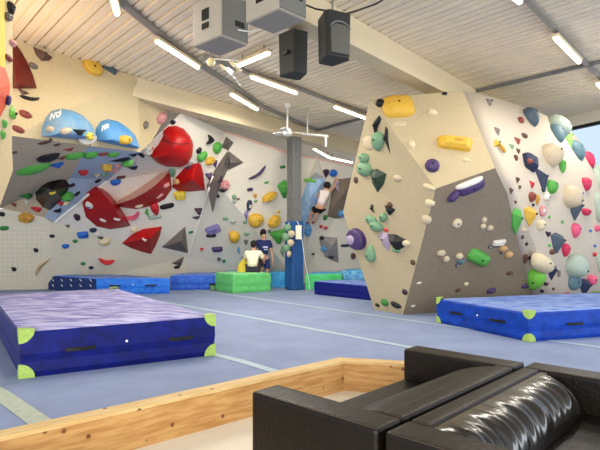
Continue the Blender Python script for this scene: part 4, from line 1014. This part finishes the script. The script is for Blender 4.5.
def tray(uvs, label, w=.12):
    pts = [F(u, v, 4.84) for u, v in uvs]; bmx = bmesh.new()
    for i in range(len(pts)-1):
        a, b = pts[i], pts[i+1]; d = (b-a).normalized(); s = Vector((-d.y, d.x, 0))*w/2; z = Vector((0, 0, .05))
        add_prism(bmx, [a-s, b-s, b+s, a+s], [a-s+z, b-s+z, b+s+z, a+s+z])
    return tag(mesh_obj('cable_tray', bmx, M_steel2), label, 'cable tray', 'cable trays under the ceiling')
tray([(110, -10), (126, 8), (158, 34), (200, 66), (232, 86), (262, 107), (300, 124), (318, 131)], 'cable tray running diagonally from the upper left past the grey box')
tray([(205, 57), (253, 76), (297, 88.5), (337, 104), (368, 115)], 'cable tray from behind the grey box towards the boulder top')
tray([(514, -14), (528, 2), (560, 36), (582, 61), (610, 88)], 'dark cable tray at the upper right beside a tube light', .09)

def fan(p, zt, R, rz, label, bl=3):
    r = root('ceiling_fan', p, label, 'ceiling fan', None, rz)
    bmx = bmesh.new(); add_tube(bmx, (0, 0, .06), (0, 0, zt), .022, 10); mesh_obj('downrod', bmx, M_white, smooth=True).parent = r
    bmx = bmesh.new(); add_tube(bmx, (0, 0, -.06), (0, 0, .08), .12, 16, .09); add_tube(bmx, (0, 0, -.1), (0, 0, -.06), .06, 16, .12); mesh_obj('motor', bmx, M_white).parent = r
    bmx = bmesh.new(); add_tube(bmx, (0, 0, zt-.1), (0, 0, zt), .07, 14, .09); mesh_obj('canopy', bmx, M_white).parent = r
    for k in range(bl):
        a = math.tau*k/bl; M = Matrix.Rotation(a, 4, 'Z') @ Matrix.Rotation(math.radians(14), 4, 'X')
        bmx = bmesh.new(); pts = [(.1, -.03), (.25, -.06), (R, -.075), (R+.02, 0), (R, .075), (.25, .06), (.1, .03)]
        add_prism(bmx, [M @ Vector((x, y, -.006)) for x, y in pts], [M @ Vector((x, y, .006)) for x, y in pts]); mesh_obj('blade', bmx, M_white).parent = r
    return r
fp = P(287.5, 132, 13.2); fan(fp, CZ-fp.z, .46, .3, 'white three-bladed ceiling fan in front of the pillar top')
# round ball lamp and spot on the crossing of the trays
fp = P(211, 62, 9.0); r = root('spotlight_cluster', fp, 'small cluster of a globe and spotlights at the cable tray crossing below the grey box', 'spotlight')
bmx = bmesh.new(); bmesh.ops.create_uvsphere(bmx, u_segments=16, v_segments=10, radius=.075); mesh_obj('globe', bmx, mat('globe_cream', (230, 214, 160), .3), smooth=True).parent = r
bmx = bmesh.new(); add_tube(bmx, (0, 0, .07), (0, 0, CZ-fp.z), .015, 8); mesh_obj('stem', bmx, M_steel2).parent = r
for k, (x, z) in enumerate(((.16, -.06), (.28, -.12), (.34, .0), (.44, -.1))):
    bmx = bmesh.new(); add_tube(bmx, (x, -.03, z), (x+.07, .04, z-.05), .026, 10, .036); mesh_obj('spot_head', bmx, M_gird if k != 1 else M_tube).parent = r
bmx = bmesh.new(); add_tube(bmx, (0, 0, .06), (.46, 0, .02), .012, 6); add_tube(bmx, (.30, 0, -.14), (.52, 0, -.42), .008, 6); mesh_obj('arm', bmx, M_white).parent = r
# pipe bracket by the pillar top
r = root('pipe_bracket', P(315, 134, 13.6), 'pale grey pipe bracket hanging beside the pillar top', 'bracket')
bmx = bmesh.new(); add_tube(bmx, (-.35, 0, 0), (.35, 0, -.06), .035, 8); add_tube(bmx, (.28, 0, -.05), (.28, 0, -.34), .035, 8); add_tube(bmx, (-.2, 0, 0), (-.2, 0, CZ-P(315, 134, 13.6).z), .02, 8); mesh_obj('pipe', bmx, mat('pipe_grey', (186, 186, 182), .5)).parent = r

# ------------------------------------------------------------------ hanging loudspeakers
def sub(uvn, uvl, uvr, dz, top, label):
    zb = CH+dz; n_, l_, r_ = F(*uvn, zb), F(*uvl, zb), F(*uvr, zb)
    ex = (r_-n_); ey = Vector((-ex.y, ex.x, 0)).normalized()*((l_-n_).length)
    c = n_+ex/2+ey/2
    rr = root('grey_loudspeaker', (c.x, c.y, zb), label, 'loudspeaker', 'hanging grey loudspeaker boxes', math.atan2(ex.y, ex.x))
    w, d, h = ex.length, ey.length, top
    bmx = bmesh.new(); add_box(bmx, (0, 0, h/2), (w, d, h)); bevel(bmx, .012, 2)
    o = mesh_obj('cabinet', bmx, M_sub); o.parent = rr
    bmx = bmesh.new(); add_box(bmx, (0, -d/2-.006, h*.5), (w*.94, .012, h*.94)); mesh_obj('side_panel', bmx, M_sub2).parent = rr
    bmx = bmesh.new(); add_box(bmx, (0, 0, -.004), (w*.95, d*.95, .01)); mesh_obj('base_panel', bmx, mat('sub_base', (150, 146, 138), .6)).parent = rr
    for z, hh in ((h*.62, .13), (h*.36, .07)):
        bmx = bmesh.new(); add_box(bmx, (-w/2-.002, .02, z), (.012, .13, hh)); mesh_obj('port', bmx, M_dark).parent = rr
    bmx = bmesh.new(); add_box(bmx, (w*.15, -d/2-.016, h*.38), (.13, .02, .06)); mesh_obj('handle', bmx, M_black).parent = rr
    bmx = bmesh.new()
    for sx, sy in ((-1, -1), (1, 1)): add_tube(bmx, (sx*w*.35, sy*d*.35, h), (sx*w*.35, sy*d*.35, CZ-zb), .01, 6)
    mesh_obj('suspension_cable', bmx, M_steel2).parent = rr
sub((221, 35), (197, 48), (248, 45), 2.35, .52, 'grey loudspeaker box hanging on the left, with two black ports')
sub((278.5, 8), (249, 24), (306, 20), 2.35, .52, 'grey loudspeaker box cut by the top edge, right of its twin')
bmx = bmesh.new(); q = [P(238, 30, 6.0), P(252, 32, 6.0), P(268, 28, 6.2), P(280, 22, 6.4)]
for i in range(3): add_tube(bmx, q[i], q[i+1], .006, 6)
tag(mesh_obj('speaker_cable', bmx, M_white), 'thin pale cable hanging between the two grey loudspeaker boxes', 'cable')
bmx = bmesh.new(); q = [P(306, 5, 6.6), P(316, 9, 6.7), P(328, 11, 6.75), P(345, 14, 7.0), P(356, 11, 7.1), P(376, 4, 7.3), P(392, -6, 7.4)]
for i in range(6): add_tube(bmx, q[i], q[i+1], .012, 6)
tag(mesh_obj('speaker_cable', bmx, M_black), 'black cable sagging from the ceiling to the large black loudspeaker', 'cable')
def pa(uc, vc, Y, w, d, h, rz, label, front):
    c = P(uc, vc, Y); rr = root('black_loudspeaker', c, label, 'loudspeaker', 'hanging black loudspeakers', rz)
    bmx = bmesh.new(); sec = [(-w/2, -d*.35), (-w*.38, -d/2), (w*.38, -d/2), (w/2, -d*.35), (w*.30, d/2), (-w*.30, d/2)]
    add_prism(bmx, [Vector((x*.94, y*.94, -h/2)) for x, y in sec], [Vector((x, y, h/2)) for x, y in sec]); bevel(bmx, .02, 3); mesh_obj('cabinet', bmx, M_spkr).parent = rr
    bmx = bmesh.new(); g = [(-w*.33, -h*.42), (w*.33, -h*.42), (w*.35, h*.1), (w*.2, h*.2), (-w*.2, h*.2), (-w*.35, h*.1)]
    add_prism(bmx, [Vector((x, -d/2-.014, z)) for x, z in g], [Vector((x, -d/2+.01, z)) for x, z in g]); mesh_obj('grille', bmx, M_grill if front else M_spkr).parent = rr
    bmx = bmesh.new()
    for k in range(11):
        a0, a1 = math.pi*k/11, math.pi*(k+1)/11
        add_tube(bmx, (w*.36*math.cos(a0), -d/2-.012, h*.12+h*.14*math.sin(a0)), (w*.36*math.cos(a1), -d/2-.012, h*.12+h*.14*math.sin(a1)), .012, 6)
    mesh_obj('horn_rim', bmx, M_steel).parent = rr
    bmx = bmesh.new(); add_box(bmx, (0, 0, h/2+.02), (w*.3, .05, .04)); add_tube(bmx, (0, 0, h/2), (0, 0, CZ-c.z), .012, 6); mesh_obj('bracket', bmx, M_steel).parent = rr
    bmx = bmesh.new(); add_box(bmx, (w*.43, .02, .0), (.02, .14, .05), 0); mesh_obj('handle', bmx, M_black).parent = rr
pa(294.5, 55, 7.4, .38, .36, .60, math.radians(-148), 'smaller black loudspeaker hanging with its back turned, left of the larger one', False)
pa(332.5, 39, 6.9, .40, .38, .60, math.radians(28), 'larger black loudspeaker hanging with its grey grille visible', True)

# ------------------------------------------------------------------ sofas
def cushion(bm, x0, x1, y0, y1, z0, z1, r=.03): 
    b2 = bmesh.new(); add_prism(b2, [(x0, y0, z0), (x1, y0, z0), (x1, y1, z0), (x0, y1, z0)], [(x0, y0, z1), (x1, y0, z1), (x1, y1, z1), (x0, y1, z1)]); bevel(b2, r, 4)
    me = bpy.data.meshes.new('t'); b2.to_mesh(me); b2.free(); bm.from_mesh(me); bpy.data.meshes.remove(me)
def sofa(origin, rz, Lx, Dp, H_, label, mirror, wrinkled=False, seat_n=1, arm=.20, back=.20, seatz=.40):
    """local x along the backrest, y from the back to the front (mirror flips it)"""
    r = root('leather_sofa', origin, label, 'sofa', 'black leather sofas back to back', rz); s = -1 if mirror else 1
    def part(name, x0, x1, y0, y1, z0, z1, m=M_leath, rr=.028):
        ya, yb = sorted((s*y0, s*y1)); bmx = bmesh.new(); cushion(bmx, x0, x1, ya, yb, z0, z1, rr); o = mesh_obj(name, bmx, m, smooth=True); o.parent = r
        try: o.data.set_sharp_from_angle(angle=math.radians(60))
        except Exception: pass
        return o
    def piping(parent, loops):
        bmx = bmesh.new()
        for lp in loops:
            for i in range(len(lp)-1): add_tube(bmx, lp[i], lp[i+1], .0045, 6)
        o = mesh_obj('piping', bmx, M_pipe); o.parent = parent; return o
    a1 = part('armrest', 0, arm, 0, Dp, .06, H_); a2 = part('armrest', Lx-arm, Lx, 0, Dp, .06, H_)
    bk = part('backrest', arm, Lx-arm, 0, back, .06, H_)
    e = .012; zt = H_-.006
    for a, x0, x1 in ((a1, 0, arm), (a2, Lx-arm, Lx)):
        piping(a, [[(x0+e, s*e, zt), (x0+e, s*(Dp-e), zt), (x1-e, s*(Dp-e), zt), (x1-e, s*e, zt), (x0+e, s*e, zt)]])
    piping(bk, [[(arm+e, s*e, zt), (Lx-arm-e, s*e, zt), (Lx-arm-e, s*(back-e), zt), (arm+e, s*(back-e), zt), (arm+e, s*e, zt)]])
    part('seat_base', arm, Lx-arm, back, Dp-.02, .06, seatz-.14)
    w = (Lx-2*arm)/seat_n
    for k in range(seat_n): part('seat_cushion', arm+k*w+.004, arm+(k+1)*w-.004, back, Dp, seatz-.14, seatz, M_leath, .045)
    for k in range(seat_n):                              # back cushions lean on the backrest
        bmx = bmesh.new(); NX, NY = (200, 30) if wrinkled else (20, 10); x0, x1 = arm+k*w+.01, arm+(k+1)*w-.01; grid = []
        rnd = random.Random(5+k); ph = [(rnd.uniform(0, 6.28), rnd.uniform(.7, 1.4)) for _ in range(6)]
        for i in range(NX+1):
            col = []; fx = i/NX
            for j in range(NY+1):
                t = j/NY; ang = t*math.pi*.5
                yy = back+.01+.27*math.sin(ang)**.8*(1 if True else 0); zz = (seatz+.0)+(H_-.012-seatz)*math.cos(ang)**.75
                edge = min(1, min(fx, 1-fx)*9)**.5
                yy = back+(yy-back)*(.55+.45*edge); bul = 0
                if wrinkled:
                    env = math.sin(math.pi*min(1, t*1.15))**1.0
                    xx = fx*58+1.6*math.sin(t*3+ph[0][0])+2.2*math.sin(fx*7+ph[1][0])
                    bul = env*(.006*math.sin(xx+2.2*t)+.0025*math.sin(xx*2.3+ph[2][0]+4*t)+.008*math.sin(xx*.45+ph[3][0]))
                col.append(bmx.verts.new((x0+(x1-x0)*fx, s*(yy+bul*math.sin(ang+.3)), zz+bul*.9)))
            grid.append(col)
        for i in range(NX):
            for j in range(NY): bmx.faces.new((grid[i][j], grid[i+1][j], grid[i+1][j+1], grid[i][j+1]))
        lowb = [bmx.verts.new((c[0].co.x, s*back, c[0].co.z-.0)) for c in grid]; bot = [bmx.verts.new((c[-1].co.x, s*back, seatz-.01)) for c in grid]
        for i in range(NX):
            bmx.faces.new((grid[i+1][0], grid[i][0], lowb[i], lowb[i+1])); bmx.faces.new((lowb[i+1], lowb[i], bot[i], bot[i+1])); bmx.faces.new((bot[i+1], bot[i], grid[i][-1], grid[i+1][-1]))
        for c, l_, b_ in ((grid[0], lowb[0], bot[0]), (grid[-1], lowb[-1], bot[-1])): bmx.faces.new([v for v in c]+[b_, l_])
        o = mesh_obj('back_cushion', bmx, M_leathS if wrinkled else M_leath, smooth=True); o.parent = r; 
        if wrinkled: o['label'] = 'shiny wrinkled back cushion'
    for x in (.07, Lx-.07):
        for y in (.07, Dp-.07):
            bmx = bmesh.new(); add_tube(bmx, (x, s*y, 0), (x, s*y, .07), .022, 10); mesh_obj('leg', bmx, M_steel).parent = r
    return r
HZ = .62
Q = Vector((.335, 2.26, 0.007)); bdir = Vector((.688, .725, 0)).normalized(); rzs = math.atan2(bdir.y, bdir.x)
sofa(Q, rzs, 1.72, .83, HZ, 'black leather sofa facing the wooden barrier, its arms pointing away from the viewer', False, back=.12)
adir = Vector((-bdir.y, bdir.x, 0))
sofa(Q-adir*.035+bdir*.0, rzs, 1.78, .9, HZ, 'black leather sofa with a shiny wrinkled back cushion, behind the other at the lower right', True, True, 1, back=.11)

# ------------------------------------------------------------------ people
def skin(name, pts, edges, m, parent=None, sub=2):
    """pts: list of (x,y,z,r[,r2]); first is the root"""
    bmx = bmesh.new(); lay = bmx.verts.layers.skin.verify(); vs = []
    for i, p in enumerate(pts):
        v = bmx.verts.new(p[:3]); v[lay].radius = (p[3], p[4] if len(p) > 4 else p[3]); v[lay].use_root = (i == 0); vs.append(v)
    for a, b in edges: bmx.edges.new((vs[a], vs[b]))
    me = bpy.data.meshes.new(name); bmx.to_mesh(me); bmx.free(); o = bpy.data.objects.new('tmp', me); link(o)
    md = o.modifiers.new('s', 'SKIN'); md.use_smooth_shade = True; ms = o.modifiers.new('d', 'SUBSURF'); ms.levels = sub; ms.render_levels = sub
    bpy.context.view_layer.update(); dg = bpy.context.evaluated_depsgraph_get(); m2 = bpy.data.meshes.new_from_object(o.evaluated_get(dg)); bpy.data.objects.remove(o, do_unlink=True)
    m2.materials.clear(); m2.materials.append(m); o2 = link(bpy.data.objects.new(name, m2)); 
    for p in m2.polygons: p.use_smooth = True; p.material_index = 0
    if parent: o2.parent = parent
    return o2
M_skin = mat('skin', (206, 158, 130), .55); M_hair = mat('hair_dark', (30, 24, 22), .6)
def head_bits(r, hc, rz, R=.1):
    M = Matrix.Translation(hc) @ Matrix.Rotation(rz, 4, 'Z')      # face looks along -y locally
    bmx = bmesh.new(); bmesh.ops.create_uvsphere(bmx, u_segments=20, v_segments=14, radius=R*1.08)
    for v in list(bmx.verts):
        if v.co.z < R*.1 and v.co.y < R*.3: v.co *= .62
        elif v.co.y < -R*.5 and v.co.z < R*.5: v.co *= .78
    for v in bmx.verts: v.co = M @ Vector((v.co.x*.86, v.co.y*1.02+.022, v.co.z*1.05+.035))
    mesh_obj('hair', bmx, M_hair, smooth=True).parent = r
    for s in (-1, 1):
        bmx = bmesh.new(); bmesh.ops.create_uvsphere(bmx, u_segments=8, v_segments=6, radius=.012)
        for v in bmx.verts: v.co = M @ (v.co+Vector((s*.034, -R*.88, .012)))
        mesh_obj('eye', bmx, M_dark).parent = r
def fingers(bm_pts, edges, wi, d, side, L=.085):
    """five short chains from the wrist/palm"""
    pi = len(bm_pts); p = Vector(bm_pts[wi][:3]); d = d.normalized(); sd = side.normalized()
    pc = p+d*.055; bm_pts.append((*pc, .024, .032)); edges.append((wi, pi))
    for k, l in ((-1.5, .8), (-.5, .95), (.5, 1.0), (1.5, .88)):
        a = pc+sd*k*.018+d*.035; b = a+d*L*.5*l; c = b+(d+sd.cross(d)*.35).normalized()*L*.45*l
        n = len(bm_pts); bm_pts += [(*a, .0095), (*b, .009), (*c, .0075)]; edges += [(pi, n), (n, n+1), (n+1, n+2)]
    a = p+d*.03-sd*.03; b = a+(d*.6-sd).normalized()*.04; n = len(bm_pts); bm_pts += [(*a, .011), (*b, .009)]; edges += [(pi, n), (n, n+1)]
# standing person in a navy shirt
st = root('person', (P(263.5, 232, 15.42).x, 15.42, 0), 'person standing behind the green block in a navy t-shirt and dark blue shorts', 'person', None, math.radians(18))
pts = [(0, 0, .93, .125, .10), (0, 0, 1.1, .12, .09), (0, -.01, 1.30, .145, .10), (0, 0, 1.43, .07, .06), (0, -.01, 1.49, .055), (0, -.02, 1.56, .088, .092), (0, -.02, 1.63, .088, .095),
       (-.17, 0, 1.39, .055), (-.27, .02, 1.13, .043), (-.20, -.18, 1.00, .033), (-.12, -.26, 1.0, .028),
       (.17, 0, 1.39, .055), (.25, .02, 1.12, .043), (.27, -.05, .88, .033), (.27, -.06, .83, .028),
       (-.09, 0, .86, .085), (-.10, -.02, .50, .058), (-.10, .02, .12, .042), (-.10, -.10, .04, .04),
       (.09, 0, .86, .085), (.11, -.02, .50, .058), (.12, .02, .12, .042), (.13, -.10, .04, .04), (0, -.105, 1.585, .014)]
ed = [(0, 1), (1, 2), (2, 3), (3, 4), (4, 5), (5, 6), (2, 7), (7, 8), (8, 9), (9, 10), (2, 11), (11, 12), (12, 13), (13, 14), (0, 15), (15, 16), (16, 17), (17, 18), (0, 19), (19, 20), (20, 21), (21, 22), (5, 23)]
fingers(pts, ed, 10, Vector((.6, -.7, 0)), Vector((0, 0, 1))); fingers(pts, ed, 14, Vector((0, -.1, -1)), Vector((0, 1, 0)))
skin('body', pts, ed, M_skin, st)
M_navy = mat('shirt_navy', (38, 48, 106), .8, noise=.2, scale=30); M_short = mat('shorts_blue', (52, 58, 116), .8)
skin('shirt', [(0, 0, .90, .155, .13), (0, 0, 1.12, .145, .115), (0, -.01, 1.30, .165, .125), (0, 0, 1.42, .09, .08), (-.18, 0, 1.39, .08), (-.25, .02, 1.20, .07), (.18, 0, 1.39, .08), (.235, .02, 1.20, .07)],
     [(0, 1), (1, 2), (2, 3), (2, 4), (4, 5), (2, 6), (6, 7)], M_navy, st)
skin('shorts', [(0, 0, .97, .145, .12), (-.09, 0, .85, .11), (-.105, -.01, .56, .095), (.09, 0, .85, .11), (.115, -.01, .56, .095)], [(0, 1), (1, 2), (0, 3), (3, 4)], M_short, st)
bmx = bmesh.new(); add_box(bmx, (.02, -.152, 1.24), (.15, .006, .05)); add_box(bmx, (.03, -.152, 1.17), (.11, .006, .03)); mesh_obj('shirt_print', bmx, mat('print_white', (190, 200, 226), .7)).parent = st
head_bits(st, Vector((0, -.005, 1.625)), math.radians(0), .108)
for x in (-.10, .13): skin('shoe', [(x, .05, .05, .05, .05), (x, -.08, .045, .05, .04), (x, -.17, .035, .04, .03)], [(0, 1), (1, 2)], M_dark, st, 1)
# seated person in a cream shirt, back to the viewer
hz = .535; sp = P(252.5, 270, 14.62)
se = root('person', (sp.x, sp.y, hz), 'person sitting on the green block with back turned, in a cream t-shirt', 'person', None, math.radians(168))
pts = [(0, 0, .12, .14, .12), (0, -.03, .32, .13, .10), (0, -.06, .50, .15, .10), (0, -.09, .60, .07, .06), (0, -.11, .66, .05), (0, -.14, .72, .075, .08), (0, -.15, .79, .075, .085),
       (.18, -.08, .56, .058), (.27, -.20, .36, .045), (.22, -.38, .26, .034), (.18, -.44, .26, .028),
       (-.18, -.08, .56, .058), (-.27, -.20, .36, .045), (-.22, -.38, .26, .034), (-.18, -.44, .26, .028),
       (.10, -.06, .09, .09), (.15, -.36, .33, .065), (.14, -.44, .06, .045), (.14, -.54, .045, .04),
       (-.10, -.06, .09, .09), (-.15, -.36, .33, .065), (-.14, -.44, .06, .045), (-.14, -.54, .045, .04)]
ed = [(0, 1), (1, 2), (2, 3), (3, 4), (4, 5), (5, 6), (2, 7), (7, 8), (8, 9), (9, 10), (2, 11), (11, 12), (12, 13), (13, 14), (0, 15), (15, 16), (16, 17), (17, 18), (0, 19), (19, 20), (20, 21), (21, 22)]
fingers(pts, ed, 10, Vector((0, -1, -.2)), Vector((1, 0, 0))); fingers(pts, ed, 14, Vector((0, -1, -.2)), Vector((-1, 0, 0)))
skin('body', pts, ed, M_skin, se)
M_cream = mat('shirt_cream', (246, 240, 206), .85, noise=.06, scale=20)
skin('shirt', [(0, 0, .14, .175, .15), (0, -.03, .34, .165, .13), (0, -.06, .50, .18, .13), (0, -.09, .60, .09, .08), (.19, -.08, .55, .085), (.26, -.17, .40, .075), (-.19, -.08, .55, .085), (-.26, -.17, .40, .075)],
     [(0, 1), (1, 2), (2, 3), (2, 4), (4, 5), (2, 6), (6, 7)], M_cream, se)
skin('trousers', [(0, 0, .12, .15, .13), (.10, -.08, .11, .105), (.15, -.35, .32, .085), (-.10, -.08, .11, .105), (-.15, -.35, .32, .085), (.14, -.42, .12, .06), (-.14, -.42, .12, .06)], [(0, 1), (1, 2), (0, 3), (3, 4), (2, 5), (4, 6)], mat('trousers_dark', (50, 50, 60), .8), se)
head_bits(se, Vector((0, -.14, .765)), 0, .1)
# yellow bag beside the seated person
bg = P(244, 266, 15.05); r = root('yellow_bag', (bg.x, bg.y, .0), 'soft yellow bag standing left of the seated person', 'bag')
bmx = bmesh.new(); bmesh.ops.create_uvsphere(bmx, u_segments=18, v_segments=12, radius=1)
for v in bmx.verts: v.co = Vector((v.co.x*.20, v.co.y*.11, .47+v.co.z*.46+.05*math.sin(v.co.x*4)))
mesh_obj('body', bmx, mat('bag_yellow', (232, 206, 66), .6, noise=.15), smooth=True).parent = r
bmx = bmesh.new()
for k in range(8):
    a0, a1 = math.pi*k/8, math.pi*(k+1)/8; add_tube(bmx, (.09*math.cos(a0), 0, .9+.07*math.sin(a0)), (.09*math.cos(a1), 0, .9+.07*math.sin(a1)), .01, 6)
mesh_obj('strap', bmx, M_black).parent = r
# small shoe-like chalk ball at the green block
cp = F(212.5, 290.5); r = root('chalk_bag', (cp.x, cp.y, .005), 'small green chalk bag on the floor at the left end of the green block', 'bag')
bmx = bmesh.new(); add_tube(bmx, (0, 0, 0), (0, 0, .15), .07, 14, .085); bevel(bmx, .01, 1); mesh_obj('pouch', bmx, mat('pouch_green', (110, 150, 100), .8)).parent = r
bmx = bmesh.new(); add_tube(bmx, (0, 0, .15), (0, 0, .19), .088, 14, .08); mesh_obj('rim', bmx, M_dark).parent = r
# climber
hh = hit(322, 205); cy = hh[0].y if hh else 16
cyl = cy-.42
k_ = cyl/FPX
def C(u, v, dy=0): p = P(u, v, cyl+dy); return (p.x, p.y, p.z)
cb = root('person', (C(318, 218)), 'climber in a white top and black shorts hanging on the wall right of the pillar', 'person')
o0 = Vector(C(318, 218))
def L_(u, v, dy=0): return tuple(Vector(C(u, v, dy))-o0)
pts = [(*L_(320, 206), .14, .11), (*L_(322, 200), .12, .1), (*L_(324.5, 193.5), .14, .10), (*L_(326, 190), .06), (*L_(327, 186.5), .085, .09), (*L_(327.4, 184.5), .08, .085),
       (*L_(320.5, 192), .055), (*L_(316.5, 198, .15), .042), (*L_(314, 203, .3), .032), (*L_(313.4, 204, .33), .03),
       (*L_(329, 191.5), .055), (*L_(334, 187, .12), .042), (*L_(336, 181, .28), .032), (*L_(336.2, 180, .32), .03),
       (*L_(316.5, 209), .095), (*L_(311, 213, .1), .065), (*L_(309.5, 221, .24), .045), (*L_(307.5, 222.5, .32), .04),
       (*L_(322, 209), .095), (*L_(315.5, 214.5, .1), .065), (*L_(315, 221, .25), .045), (*L_(313, 222.5, .32), .04)]
ed = [(0, 1), (1, 2), (2, 3), (3, 4), (4, 5), (2, 6), (6, 7), (7, 8), (8, 9), (2, 10), (10, 11), (11, 12), (12, 13), (0, 14), (14, 15), (15, 16), (16, 17), (0, 18), (18, 19), (19, 20), (20, 21)]
fingers(pts, ed, 9, Vector((0, .4, .8)), Vector((1, 0, 0)), .07); fingers(pts, ed, 13, Vector((0, .3, .9)), Vector((-1, 0, 0)), .07)
skin('body', pts, ed, M_skin, cb)
skin('shirt', [(*L_(319.5, 206.5), .2, .15), (*L_(322.5, 198.5), .18, .14), (*L_(324.5, 193), .2, .14), (*L_(320, 192.5), .09), (*L_(329.5, 191.2), .09)], [(0, 1), (1, 2), (2, 3), (2, 4)], mat('shirt_white', (238, 226, 220), .85), cb)
skin('shorts', [(*L_(320, 205.5), .17, .14), (*L_(316, 209), .13), (*L_(312.5, 211.5, .05), .11), (*L_(322, 209), .13), (*L_(317, 213, .05), .11)], [(0, 1), (1, 2), (0, 3), (3, 4)], M_dark, cb)
bmx = bmesh.new(); bmesh.ops.create_uvsphere(bmx, u_segments=16, v_segments=12, radius=.115)
for v in bmx.verts: v.co += Vector(L_(327.2, 185.2, -.02))
mesh_obj('hair', bmx, M_hair, smooth=True).parent = cb
for (u_, v_) in ((308, 222.5), (313.5, 222.5)): skin('climbing_shoe', [(*L_(u_+1, v_, .27), .048), (*L_(u_-1.5, v_, .33), .04)], [(0, 1)], M_redD, cb, 1)
